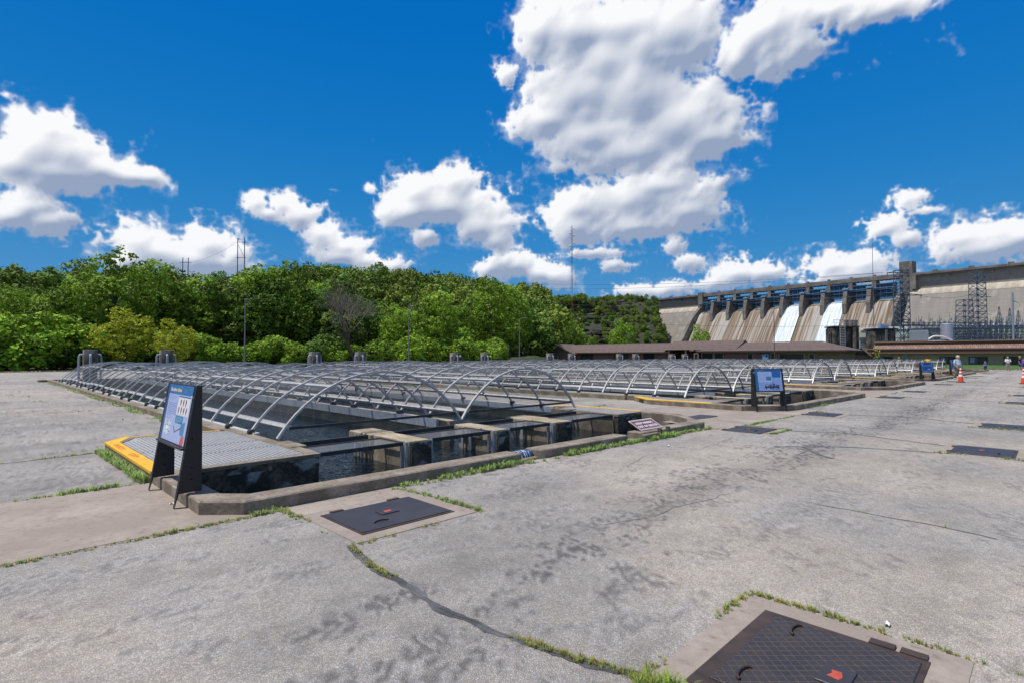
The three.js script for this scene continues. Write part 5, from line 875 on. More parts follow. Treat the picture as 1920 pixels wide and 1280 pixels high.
  { const [u, v] = cam2(1644, 82), t = thing('young_tree', 'thin young tree with a few yellow-green leaves before the hatchery building', 'tree', [u, 0, v]), R = rand(5); const g = [rod(V(u, -0.2, v), V(u, 2.3, v), 0.06, 0.04, 7)]; for (let i = 0; i < 9; i++) { const h = 1.2 + R() * 1, e = V(u + (R() - 0.5) * 1.3, h + 0.7 + R() * 0.8, v + (R() - 0.5) * 1.3); g.push(rod(V(u, h, v), e, 0.03, 0.012, 5)); } obj('trunk', g, M.bark, t);
    const lc = leafCloud(R, 16, 7, 0.09, () => [V(u + (R() - 0.5) * 1.1, 1.4 + R() * 1.4, v + (R() - 0.5) * 1.1), new THREE.Vector3(0, 1, 0), 0.9 + R() * 0.3]); obj('crown', lc, M.leafYellow, t, true); }
  // conductors between the pylons and the hill
  M.wire = std({ color: C(0.06, 0.06, 0.065), roughness: 0.6 });
  const wire = (a, b, sag, label) => { const t = thing('power_line', label, 'power line', [0, 0, 0], 'power lines crossing before the hill and the dam'), q = []; for (let i = 0; i <= 14; i++) { const s = i / 14, p = a.clone().lerp(b, s); p.y -= sag * 4 * s * (1 - s); q.push(p); } obj('wire', [pipe(q, 0.055, 4, 28)], M.wire, t); };
  const at = (px, d, h) => { const [u, v] = cam2(px, d); return V(u, h, v); };
  const L = 'thin dark power line sagging across before the wooded slope and the dam';
  for (const [y, y2, x2] of [[32.4, 62, 760], [32.4, 57, 800], [24.2, 52, 840], [24.2, 47, 860], [13.2, 40, 900]]) wire(at(1660, 200, y), at(x2, 400, y2), 6, L);
  for (const [y, y2] of [[32, 33], [24, 25], [13, 17]]) wire(at(1728, 200, y), at(1836, 200, y2), 1.5, 'thin power line between the big pylon and the switchyard tower');
  wire(at(458, 330, 71), at(800, 420, 50), 4, 'thin power line from the tall H-frame pole along the ridge'); wire(at(352, 330, 58.5), at(440, 330, 71), 2, 'thin power line between the two H-frame poles');
}
// ---------------------------------------------------------------- signs
const canvasMap = (w, h, draw) => { const c = document.createElement('canvas'); c.width = w; c.height = h; draw(c.getContext('2d')); const t = new THREE.CanvasTexture(c); t.colorSpace = THREE.SRGBColorSpace; return t; };
function photoNoise(x, X, Y, w, h, base, R, n = 160) { x.save(); x.beginPath(); x.rect(X, Y, w, h); x.clip(); x.fillStyle = base[0]; x.fillRect(X, Y, w, h); for (let i = 0; i < n; i++) { x.fillStyle = base[Math.floor(R() * base.length)]; x.globalAlpha = 0.35 + R() * 0.4; x.fillRect(X + R() * w, Y + R() * h, 3 + R() * w * 0.14, 2 + R() * h * 0.08); } x.restore(); x.globalAlpha = 1; }
function linesOfPrint(x, X, Y, w, n, gap, col, R) { x.fillStyle = col; for (let i = 0; i < n; i++) for (let p = 0, end = w * (i === n - 1 ? 0.5 : 0.92 + R() * 0.08); p < end;) { const k = 5 + R() * 16; x.fillRect(X + p, Y + i * gap, Math.min(k, end - p), gap * 0.42); p += k + 4; } }
const printA = canvasMap(512, 620, (x) => {
  const R = rand(3); x.fillStyle = '#a9b6dc'; x.fillRect(0, 0, 512, 620); photoNoise(x, 0, 0, 512, 105, ['#2c6cae', '#4a7fb4', '#1d5a94', '#5a8d86', '#2f7f8f'], R, 260);
  x.fillStyle = '#1a4f86'; x.fillRect(0, 0, 40, 620); x.fillStyle = '#e7c9c4'; for (let i = 0, p = 60; i < 12; i++) { const k = 9 + R() * 12; x.fillRect(p, 46 - (i % 4 === 0 ? 12 : 0), k, 28 + (i % 4 === 0 ? 12 : 0)); p += k + 5; if (i === 6) { x.fillStyle = '#e8d27a'; p += 10; } }
  linesOfPrint(x, 62, 128, 150, 3, 20, '#8792c4', R); linesOfPrint(x, 62, 205, 190, 8, 19, '#5b7fb4', R); linesOfPrint(x, 62, 368, 120, 2, 16, '#8a97c8', R);
  x.fillStyle = '#1d5f96'; x.fillRect(262, 118, 226, 12); x.fillStyle = '#e7e3e3'; x.fillRect(262, 132, 226, 186);
  const fish = (X, Y) => { x.save(); x.translate(X, Y); x.fillStyle = '#5a3b3a'; x.beginPath(); x.ellipse(0, 0, 11, 34, 0.06, 0, 7); x.fill(); x.fillStyle = '#7d5450'; x.beginPath(); x.ellipse(3, 0, 3, 28, 0.06, 0, 7); x.fill(); x.fillStyle = '#4a3030'; x.beginPath(); x.moveTo(0, 28); x.lineTo(-9, 44); x.lineTo(9, 44); x.fill(); x.restore(); };
  for (const [a, b] of [[318, 178], [368, 178], [418, 178], [296, 264], [346, 264], [396, 264], [446, 264]]) fish(a, b);
  x.fillStyle = '#146a98'; x.fillRect(262, 330, 150, 82); linesOfPrint(x, 272, 342, 128, 5, 14, '#9fd0e4', R);
  photoNoise(x, 60, 396, 130, 160, ['#cfd8e2', '#31566f', '#5f7fb0', '#7a8da8', '#2a3a52', '#e8edf4'], R, 120); x.fillStyle = '#eef2f8'; x.beginPath(); x.ellipse(120, 478, 20, 26, 0, 0, 7); x.fill(); x.fillStyle = '#3f6fb8'; x.fillRect(110, 448, 22, 14);
  x.fillStyle = '#3f86b0'; x.beginPath(); x.moveTo(400, 400); x.lineTo(470, 380); x.lineTo(470, 540); x.lineTo(400, 520); x.lineTo(380, 460); x.fill(); x.fillStyle = '#3b4f66'; x.lineWidth = 12; x.strokeStyle = '#4a4a5c'; x.beginPath(); x.moveTo(250, 448); x.lineTo(290, 510); x.lineTo(390, 455); x.stroke(); x.fillStyle = '#cf5a62'; x.beginPath(); x.moveTo(430, 540); x.lineTo(490, 520); x.lineTo(490, 620); x.lineTo(420, 620); x.fill();
});
const printB = canvasMap(640, 400, (x) => {
  const R = rand(8); x.fillStyle = '#8fb0de'; x.fillRect(0, 0, 640, 400); x.fillStyle = '#1a5a9a'; x.fillRect(0, 0, 640, 46); x.fillStyle = '#1f6f9c'; x.fillRect(0, 0, 66, 400); linesOfPrint(x, 84, 14, 240, 1, 34, '#8f8a6e', R);
  x.fillStyle = '#b4c6ec'; x.fillRect(72, 56, 320, 180); linesOfPrint(x, 86, 76, 280, 10, 15, '#7b93c8', R); x.fillStyle = '#137a92'; x.fillRect(262, 136, 120, 72); linesOfPrint(x, 270, 146, 104, 4, 14, '#58a8bc', R); photoNoise(x, 410, 48, 208, 108, ['#1c6ab4', '#2a84d0', '#123f7c', '#2b5f9a', '#0f2f60'], R, 120);
  photoNoise(x, 72, 240, 548, 150, ['#93a8dc', '#8aa4d8', '#a9b4dc', '#7b97cc'], R, 80); x.fillStyle = '#28324e'; x.beginPath(); x.moveTo(200, 340); x.lineTo(240, 285); x.lineTo(300, 280); x.lineTo(310, 345); x.fill(); x.fillRect(310, 318, 250, 30); x.fillStyle = '#4a5a84'; x.fillRect(320, 282, 60, 36); x.fillRect(395, 270, 70, 46); x.fillRect(480, 290, 80, 30); x.fillStyle = '#141824'; for (const a of [240, 350, 400, 540]) { x.beginPath(); x.arc(a, 352, 18, 0, 7); x.fill(); } x.fillStyle = '#c8d4ee'; x.fillRect(250, 292, 40, 20); x.fillStyle = '#22305a'; for (let i = 0; i < 14; i++) x.fillRect(380 + R() * 230, 300 + R() * 70, 8 + R() * 26, 4 + R() * 10); x.fillStyle = '#3d3f70'; x.fillRect(402, 232, 8, 40); x.fillRect(430, 236, 7, 34);
});
const printC = canvasMap(320, 220, (x) => { const R = rand(12); photoNoise(x, 0, 0, 320, 220, ['#3f7ac0', '#4c88cf', '#2f68b0', '#3a6fb8', '#5b95d6'], R, 120); photoNoise(x, 60, 8, 220, 60, ['#123a78', '#1d4f94', '#0e2f66'], R, 70); photoNoise(x, 24, 90, 270, 100, ['#12407e', '#1b5a9c', '#2a6cb4', '#0f3468', '#5f9ad8'], R, 110); x.fillStyle = '#a8c8ee'; x.fillRect(170, 150, 60, 16); });
function infoSign(print, w, label, low = 0.6, high = 1.3) {   // local: panel across x, face to +z, tilted back over its posts
  const t = thing('info_sign', label, 'sign'), X = (x, y, z) => new THREE.Vector3(x, y, z);
  const z0 = 0.16, lean = 0.155;   // foot of the front edge, lean per metre
  for (const s of [-1, 1]) {
    const x0 = s * (w / 2 - 0.02), sh = new THREE.Shape([[0.16, 0], [0.16 - lean * high, high], [-0.09, high], [-0.1, 0.165], [0.12, 0.16]].map(([z, y]) => new THREE.Vector2(z, y)));
    obj('post', [new THREE.ExtrudeGeometry(sh, { depth: 0.05, bevelEnabled: true, bevelSize: 0.004, bevelThickness: 0.004, bevelSegments: 1 }).rotateY(-Math.PI / 2).translate(x0 + 0.025, 0, 0)], M.black, t);
    obj('bolt', [high - 0.12, low + 0.1, 0.3, 0.42].map((y) => new THREE.CylinderGeometry(0.008, 0.008, 0.058, 8).rotateZ(Math.PI / 2).translate(x0, y, 0.0)), M.steel, t);
  }
  const face = (x, y, o) => X(x, y, 0.16 - lean * y + o), e = w / 2 - 0.055;
  obj('panel', [quadBox(face, -e, e, low, high, 0.004, -0.03)], std({ color: C(0.02, 0.03, 0.05), roughness: 0.5 }), t);
  const g = quadGrid(1, 1, (s, q) => face(lerp(-e + 0.012, e - 0.012, s), lerp(low + 0.015, high - 0.012, q), 0.0065)); obj('print', g, new THREE.MeshPhysicalMaterial({ map: print, roughness: 0.35 }), t, true);
  obj('ledge', [bar(face(-e - 0.02, low - 0.012, 0.008), face(e + 0.02, low - 0.012, 0.008), 0.05, 0.022)], M.steelDark, t);
  return t;
}
function quadBox(f, x0, x1, y0, y1, a, b) { const P = [f(x0, y0, a), f(x1, y0, a), f(x1, y1, a), f(x0, y1, a), f(x0, y0, b), f(x1, y0, b), f(x1, y1, b), f(x0, y1, b)], F = [[0, 1, 2, 3], [5, 4, 7, 6], [4, 0, 3, 7], [1, 5, 6, 2], [3, 2, 6, 7], [4, 5, 1, 0]], pos = F.flatMap(([p, q, r, s]) => [p, q, r, p, r, s].flatMap((i) => P[i].toArray())), g = new THREE.BufferGeometry(); g.setAttribute('position', new THREE.Float32BufferAttribute(pos, 3)); g.computeVertexNormals(); return g; }
{
  const a = infoSign(printA, 1.16, 'tall information sign with fish pictures on the kerb of the nearest deck', 0.63, 1.3); a.position.copy(V(1.74, 0, 7.23)); a.rotation.y = -Math.PI / 2;
  const diag = Math.atan2(-0.85, 1.5);
  const put = (t, k) => { t.position.copy(V(3.0 + PITCH * k, -0.075, 6.38)); t.rotation.y = -0.56; };
  const b = infoSign(printB, 1.08, 'blue information sign with a truck picture at the second raceway corner', 0.62, 1.32); put(b, 1);
  const c = infoSign(printC, 1.08, 'blue information sign at the corner of the fourth raceway, left of the man', 0.62, 1.32); put(c, 3);
  const d = infoSign(printC, 1.0, 'blue information sign half hidden behind the man in the pale blue shirt', 0.62, 1.4); put(d, 4);
}
{ // the small brown notice
  const t = thing('notice_sign', 'small brown sign with white lettering KEEP HANDS OUT OF WATER', 'sign', [9.95, 0.2, 6]);
  const P = [V(9.52, 0.31, 6.19), V(10.36, 0.31, 6.17), V(10.34, 0.15, 5.86), V(9.5, 0.15, 5.88)];
  const board = (k, o) => quadGrid(1, 1, (s, q) => { const m = lerp(k, 1 - k, s), n = lerp(1 - k, k, q), p = P[0].clone().lerp(P[1], m).lerp(P[3].clone().lerp(P[2], m), n); p.y += o; p.z += o * 0.4; return p; });
  const back = quadBox((x, y, o) => { const p = P[3].clone().lerp(P[2], x).lerp(P[0].clone().lerp(P[1], x), y); p.y += o; return p; }, 0, 1, 0, 1, 0, -0.02);
  obj('board', [back], std({ color: C(0.07, 0.035, 0.03), roughness: 0.6 }), t);
  const map = canvasMap(640, 288, (x) => { x.fillStyle = '#5c3a3a'; x.fillRect(0, 0, 640, 288); x.strokeStyle = '#eadfdd'; x.lineWidth = 13; x.strokeRect(10, 10, 620, 268); x.lineWidth = 5; x.strokeRect(40, 32, 560, 224); x.fillStyle = '#f2e9e6'; x.textAlign = 'center'; x.font = 'bold 78px sans-serif'; x.fillText('KEEP HANDS', 320, 130); x.fillText('OUT OF WATER', 320, 222, 530); });
  obj('lettering', board(0.0, 0.004), std({ map, roughness: 0.5 }), t, true);
  obj('block', [rbox(9.2, 9.75, -0.05, 0.12, 5.6, 5.7, 0.012)], M.kerb, t); obj('post', box(9.78, 9.84, -0.05, 0.19, 5.6, 5.67), M.wood, t); obj('post', box(10.1, 10.16, -0.05, 0.2, 5.6, 5.67), M.wood, t);
}
// ---------------------------------------------------------------- traffic cones
{
  const t = thing('traffic_cone', 'orange traffic cone with white bands beside the man in pale blue', 'traffic cone', [0, 0, 0], 'traffic cones on the pavement');
  const orange = std({ color: C(0.72, 0.07, 0.015), roughness: 0.55 }), white = std({ color: C(0.8, 0.8, 0.78), roughness: 0.5 }), rAt = (y) => lerp(0.165, 0.035, y / 0.92);
  const ring = (a, b, m, o = 0) => obj('cone_band', new THREE.CylinderGeometry(rAt(b) + o, rAt(a) + o, b - a, 24, 1, true).translate(0, 0.03 + (a + b) / 2, 0), m, t);
  obj('base', [new RoundedBoxGeometry(0.44, 0.05, 0.44, 2, 0.015).translate(0, 0.025, 0)], M.black, t);
  ring(0, 0.36, orange); ring(0.36, 0.5, white, 0.003); ring(0.5, 0.6, orange); ring(0.6, 0.7, white, 0.003); ring(0.7, 0.82, orange); obj('tip', new THREE.CylinderGeometry(0.03, rAt(0.82), 0.1, 20).translate(0, 0.9, 0), white, t);
  const [u, v] = cam2(1801, 36.0); t.position.copy(V(u, -0.08, v));
  const c = copyOf(t, 'traffic_cone', 'orange traffic cone cut by the right edge of the photo', 'traffic cones on the pavement'), [p, q] = cam2(1919.5, 34); c.position.copy(V(p, -0.08, q));
}

// ---------------------------------------------------------------- people
const BODY = (() => {
  // joints for a figure 1.75 m tall, facing +z; poses move them
  const base = {
    head: [0, 1.63, 0.02, 0.098], skull: [0, 1.67, -0.01, 0.095], neck: [0, 1.5, 0, 0.055], chest: [0, 1.32, 0, 0.15], belly: [0, 1.1, 0.02, 0.145], hip: [0, 0.95, 0, 0.145],
    shL: [0.19, 1.42, 0, 0.062], elL: [0.25, 1.14, 0.0, 0.045], wrL: [0.25, 0.9, 0.09, 0.032], shR: [-0.19, 1.42, 0, 0.062], elR: [-0.25, 1.14, 0.0, 0.045], wrR: [-0.25, 0.9, 0.09, 0.032],
    thL: [0.1, 0.92, 0, 0.092], knL: [0.11, 0.5, 0.02, 0.06], anL: [0.11, 0.09, -0.02, 0.042], toL: [0.13, 0.035, 0.13, 0.034], thR: [-0.1, 0.92, 0, 0.092], knR: [-0.11, 0.5, 0.02, 0.06], anR: [-0.11, 0.09, -0.02, 0.042], toR: [-0.13, 0.035, 0.13, 0.034],
  };
  const bones = [['head', 'skull'], ['neck', 'head'], ['chest', 'neck'], ['chest', 'belly'], ['belly', 'hip'], ['chest', 'shL'], ['chest', 'shR'], ['shL', 'elL'], ['elL', 'wrL'], ['shR', 'elR'], ['elR', 'wrR'], ['hip', 'thL'], ['hip', 'thR'], ['thL', 'knL'], ['knL', 'anL'], ['anL', 'toL'], ['thR', 'knR'], ['knR', 'anR'], ['anR', 'toR']];
  const mesh = (J, list, grow, keep, res = 60) => {
    const mc = new MarchingCubes(res, new THREE.MeshBasicMaterial(), false, false, 60000), L = 1.0, f = mc.field, h = res / 2;
    const B = list.map(([a, b]) => { const p = J[a], q = J[b]; return [p, q, q[0] - p[0], q[1] - p[1], q[2] - p[2], (q[0] - p[0]) ** 2 + (q[1] - p[1]) ** 2 + (q[2] - p[2]) ** 2]; });
    for (let z = 0; z < res; z++) for (let y = 0; y < res; y++) for (let x = 0; x < res; x++) {
      const X = (x - h) / h * L, Y = (y - h) / h * L + 0.88, Z = (z - h) / h * L; let d = 9;
      if (Math.abs(X) < 0.55 && Math.abs(Z) < 0.62) for (const [p, q, a, b, c, l] of B) {
        const t = clamp(((X - p[0]) * a + (Y - p[1]) * b + (Z - p[2]) * c) / l, 0, 1), e = Math.hypot(X - p[0] - a * t, (Y - p[1] - b * t), (Z - p[2] - c * t) * 1.12) - lerp(p[3], q[3], t) - grow, k = 0.035;
        const m = clamp(0.5 + 0.5 * (d - e) / k, 0, 1); d = lerp(d, e, m) - k * m * (1 - m);
      }
      if (keep) d = Math.max(d, keep(X, Y, Z));
      f[x + y * res + z * res * res] = -d;
    }
    mc.isolation = 0; mc.update();
    const n = mc.count ?? mc.geometry.drawRange.count, g = new THREE.BufferGeometry();
    g.setAttribute('position', new THREE.BufferAttribute(mc.positionArray.slice(0, n * 3), 3)); g.setAttribute('normal', new THREE.BufferAttribute(mc.normalArray.slice(0, n * 3), 3));
    return g.scale(L, L, L).translate(0, 0.88, 0);
  };
  const hand = (J, s) => {   // palm, four fingers of their own length, thumb at the side
    const w = J['wr' + s], e = J['el' + s], d = new THREE.Vector3(w[0] - e[0], w[1] - e[1], w[2] - e[2]).normalize(), W = new THREE.Vector3(...w), side = new THREE.Vector3(0, 0, 1).addScaledVector(d, -d.z).normalize(), g = [rod(W, W.clone().addScaledVector(d, 0.09), 0.03, 0.036, 8)];
    [0.068, 0.078, 0.072, 0.055].forEach((l, i) => { const p = W.clone().addScaledVector(d, 0.085).addScaledVector(side, (1.5 - i) * 0.018), m = p.clone().addScaledVector(d, l * 0.55), q = m.clone().addScaledVector(d, l * 0.4); q.z += 0.012; g.push(rod(p, m, 0.0095, 0.009, 6), rod(m, q, 0.009, 0.007, 6)); });
    const p = W.clone().addScaledVector(d, 0.03).addScaledVector(side, 0.03); g.push(rod(p, p.clone().addScaledVector(d, 0.045).addScaledVector(side, 0.025), 0.011, 0.009, 6)); return g;
  };
  const pose = (change = {}, fat = 0) => {
    const J = Object.fromEntries(Object.entries(base).map(([k, v]) => [k, [...v]])); for (const [k, v] of Object.entries(change)) v.forEach((x, i) => { J[k][i] = x; });
    J.belly[3] += fat; J.chest[3] += fat * 0.4; J.hip[3] += fat * 0.6;
    const hd = J.head, sk = J.skull, face = [new THREE.SphereGeometry(0.018, 8, 6).scale(0.8, 1.3, 1.2).translate(hd[0], hd[1] + 0.005, hd[2] + 0.105), new THREE.SphereGeometry(0.024, 8, 6).scale(0.5, 1, 0.7).translate(hd[0] + 0.098, hd[1] + 0.02, hd[2] - 0.02), new THREE.SphereGeometry(0.024, 8, 6).scale(0.5, 1, 0.7).translate(hd[0] - 0.098, hd[1] + 0.02, hd[2] - 0.02)];
    const eyes = [1, -1].map((s) => new THREE.SphereGeometry(0.011, 8, 6).translate(hd[0] + s * 0.036, hd[1] + 0.03, hd[2] + 0.088)), mouth = new THREE.BoxGeometry(0.045, 0.008, 0.01).translate(hd[0], hd[1] - 0.042, hd[2] + 0.096);
    return {
      body: join([mesh(J, bones, 0), ...face, ...hand(J, 'L'), ...hand(J, 'R')]), eyes: join([...eyes, mouth]),
      shirt: join(mesh(J, [['chest', 'belly'], ['belly', 'hip'], ['chest', 'shL'], ['chest', 'shR'], ['shL', 'elL'], ['shR', 'elR']], 0.024, (x, y, z) => Math.max(Math.max(0.86 - y, y - 1.475), Math.abs(x) > 0.17 ? 1.22 - y - Math.max(0, Math.abs(z)) * 0.9 : -1))),
      shorts: join(mesh(J, [['belly', 'hip'], ['hip', 'thL'], ['hip', 'thR'], ['thL', 'knL'], ['thR', 'knR']], 0.03, (x, y) => Math.max(0.54 - y, y - 1.0))),
      trousers: join(mesh(J, [['belly', 'hip'], ['hip', 'thL'], ['hip', 'thR'], ['thL', 'knL'], ['thR', 'knR'], ['knL', 'anL'], ['knR', 'anR']], 0.026, (x, y) => Math.max(0.06 - y, y - 1.0))),
      shoes: join(mesh(J, [['anL', 'toL'], ['anR', 'toR']], 0.016, (x, y) => y - 0.1)),
      hair: join(new THREE.SphereGeometry(0.112, 18, 12, 0, 6.2832, 0, 1.75).scale(0.95, 1.08, 1.12).rotateX(-0.25).translate(sk[0], sk[1] + 0.005, sk[2] - 0.005)),
      cap: join([new THREE.SphereGeometry(0.115, 18, 10, 0, 6.2832, 0, 1.45).scale(0.96, 0.95, 1.1).translate(sk[0], sk[1] + 0.03, sk[2] + 0.005), new THREE.CylinderGeometry(0.085, 0.085, 0.012, 16).scale(0.95, 1, 1.1).translate(sk[0], sk[1] + 0.04, sk[2] + 0.12)]),
      hat: join([new THREE.SphereGeometry(0.115, 18, 10, 0, 6.2832, 0, 1.5).scale(0.96, 0.95, 1.08).translate(sk[0], sk[1] + 0.03, sk[2]), new THREE.CylinderGeometry(0.19, 0.2, 0.012, 22).translate(sk[0], sk[1] + 0.04, sk[2])]),
    };
  };
  return { pose };
})();
{
  const P = {
    stand: BODY.pose({ anR: [-0.13], toR: [-0.17] }),
    stout: BODY.pose({ head: [0.0, 1.6, 0.1], skull: [0, 1.66, 0.06], neck: [0, 1.5, 0.03], elL: [0.33, 1.15, 0.02], wrL: [0.34, 0.9, 0.14], elR: [-0.33, 1.15, 0.02], wrR: [-0.3, 0.92, 0.2], knL: [0.12, 0.5, 0.1], anL: [0.12, 0.09, 0.06], toL: [0.14, 0.035, 0.22], anR: [-0.12, 0.1, -0.18], toR: [-0.14, 0.035, -0.04] }, 0.06),
    hold: BODY.pose({ elL: [0.27, 1.16, 0.08], wrL: [0.08, 1.16, 0.28], elR: [-0.27, 1.16, 0.08], wrR: [-0.08, 1.17, 0.28], head: [0, 1.61, 0.06] }),
    lean: BODY.pose({ chest: [0, 1.3, 0.1], neck: [0, 1.46, 0.16], head: [0, 1.56, 0.24], skull: [0, 1.62, 0.22], shL: [0.19, 1.4, 0.1], shR: [-0.19, 1.4, 0.1], elL: [0.24, 1.16, 0.24], wrL: [0.1, 1.02, 0.42], elR: [-0.24, 1.16, 0.24], wrR: [-0.1, 1.02, 0.42], belly: [0, 1.1, 0.05] }),
  };
  const mats = new Map(), mat = (c) => { const k = c.join(); if (!mats.has(k)) mats.set(k, std({ color: C(...c), roughness: 0.85 })); return mats.get(k); };
  const skinTone = [0.48, 0.27, 0.19], dark = [0.02, 0.015, 0.012];
  const person = (px, d, h, pose, turn, label, { shirt, legs, long = false, top = null, topCol = dark, hairCol = [0.06, 0.035, 0.02], shoes = [0.5, 0.5, 0.5], ground = -0.08 }) => {
    const t = thing('person', label, 'person'), q = P[pose], add = (n, g, c) => { const m = new THREE.Mesh(g, mat(c)); m.name = n; m.castShadow = m.receiveShadow = true; t.add(m); return m; };
    add('body', q.body, skinTone); add('face_features', q.eyes, dark); add('shirt', q.shirt, shirt); add(long ? 'trousers' : 'shorts', long ? q.trousers : q.shorts, legs); add('shoes', q.shoes, shoes); add('hair', q.hair, hairCol); if (top) add(top, q[top], topCol);
    const [u, v] = cam2(px, d); t.position.copy(V(u, ground, v)); t.scale.setScalar(h / 1.77); t.rotation.y = turn; return t;
  };
  const toUs = -Math.PI / 4, side = (a) => toUs + a;   // turned to the camera
  person(1795, 40.5, 1.78, 'stout', side(0.25), 'stout man in pale blue patterned shirt and khaki trousers walking behind the cone', { shirt: [0.38, 0.5, 0.6], legs: [0.2, 0.17, 0.11], long: true, top: null, hairCol: [0.5, 0.45, 0.42], shoes: [0.4, 0.38, 0.34] });
  person(1848, 57, 1.22, 'hold', side(-1.5), 'child in dark blue shirt and shorts holding something up, in front of a window', { shirt: [0.03, 0.08, 0.26], legs: [0.02, 0.08, 0.12], shoes: [0.4, 0.2, 0.12] });
  person(1890, 66, 1.66, 'hold', side(-0.4), 'woman in white top and grey shorts with folded arms before a blue window', { shirt: [0.75, 0.72, 0.7], legs: [0.32, 0.31, 0.3], top: 'cap', topCol: [0.35, 0.34, 0.33], shoes: [0.05, 0.05, 0.06] });
  person(1912.5, 66, 1.72, 'stand', side(0.5), 'person in black shirt and dark blue shorts near the right edge', { shirt: [0.012, 0.012, 0.015], legs: [0.02, 0.03, 0.14], top: 'cap', topCol: [0.3, 0.3, 0.32] });
  person(1919.5, 67, 1.5, 'stand', side(-0.3), 'person in purple shirt cut off by the right edge', { shirt: [0.16, 0.1, 0.5], legs: [0.03, 0.05, 0.2] });
  person(1741, 60, 1.66, 'lean', side(2.9), 'person in bright yellow shirt leaning forward behind the low blue sign', { shirt: [0.75, 0.42, 0.012], legs: [0.08, 0.08, 0.1], hairCol: [0.04, 0.025, 0.02] });
  person(1719, 63, 1.42, 'lean', side(1.2), 'child in pinkish red top behind the last netting covers', { shirt: [0.6, 0.12, 0.1], legs: [0.1, 0.1, 0.15], hairCol: [0.02, 0.012, 0.01] });
  person(1686, 66, 1.6, 'hold', side(-1.4), 'person in orange cap and white shirt stretching an arm over the covers', { shirt: [0.62, 0.64, 0.62], legs: [0.1, 0.11, 0.14], top: 'cap', topCol: [0.8, 0.2, 0.02] });
  person(863, 84, 1.72, 'stand', side(0.8), 'person in dark blue shirt and white hat beside an inlet box before the trees', { shirt: [0.015, 0.025, 0.09], legs: [0.02, 0.03, 0.08], top: 'hat', topCol: [0.7, 0.7, 0.7], ground: 0.05 });
  person(956, 80, 1.36, 'lean', side(0.5), 'child in orange-red top half hidden behind the covers before the trees', { shirt: [0.75, 0.16, 0.06], legs: [0.1, 0.1, 0.12], ground: 0 });
  person(1256, 128, 1.7, 'stand', side(0.2), 'person in dark top at the left post of the open porch', { shirt: [0.05, 0.03, 0.03], legs: [0.1, 0.08, 0.07] });
  person(1281, 127, 1.74, 'stand', side(0.4), 'person in white shirt, leftmost of the group in the open porch', { shirt: [0.6, 0.6, 0.6], legs: [0.1, 0.1, 0.12] });
  person(1287, 126, 1.62, 'stand', side(-0.3), 'person in red shirt in the group in the open porch', { shirt: [0.6, 0.05, 0.05], legs: [0.05, 0.07, 0.2] });
  person(1289.5, 124.5, 1.4, 'hold', side(0), 'child in bright blue shirt in the group in the open porch', { shirt: [0.06, 0.17, 0.62], legs: [0.06, 0.15, 0.5] });
  person(1296, 127, 1.7, 'stand', side(0.9), 'person in pale grey shirt, rightmost of the group in the open porch', { shirt: [0.5, 0.5, 0.52], legs: [0.3, 0.3, 0.3] });
}
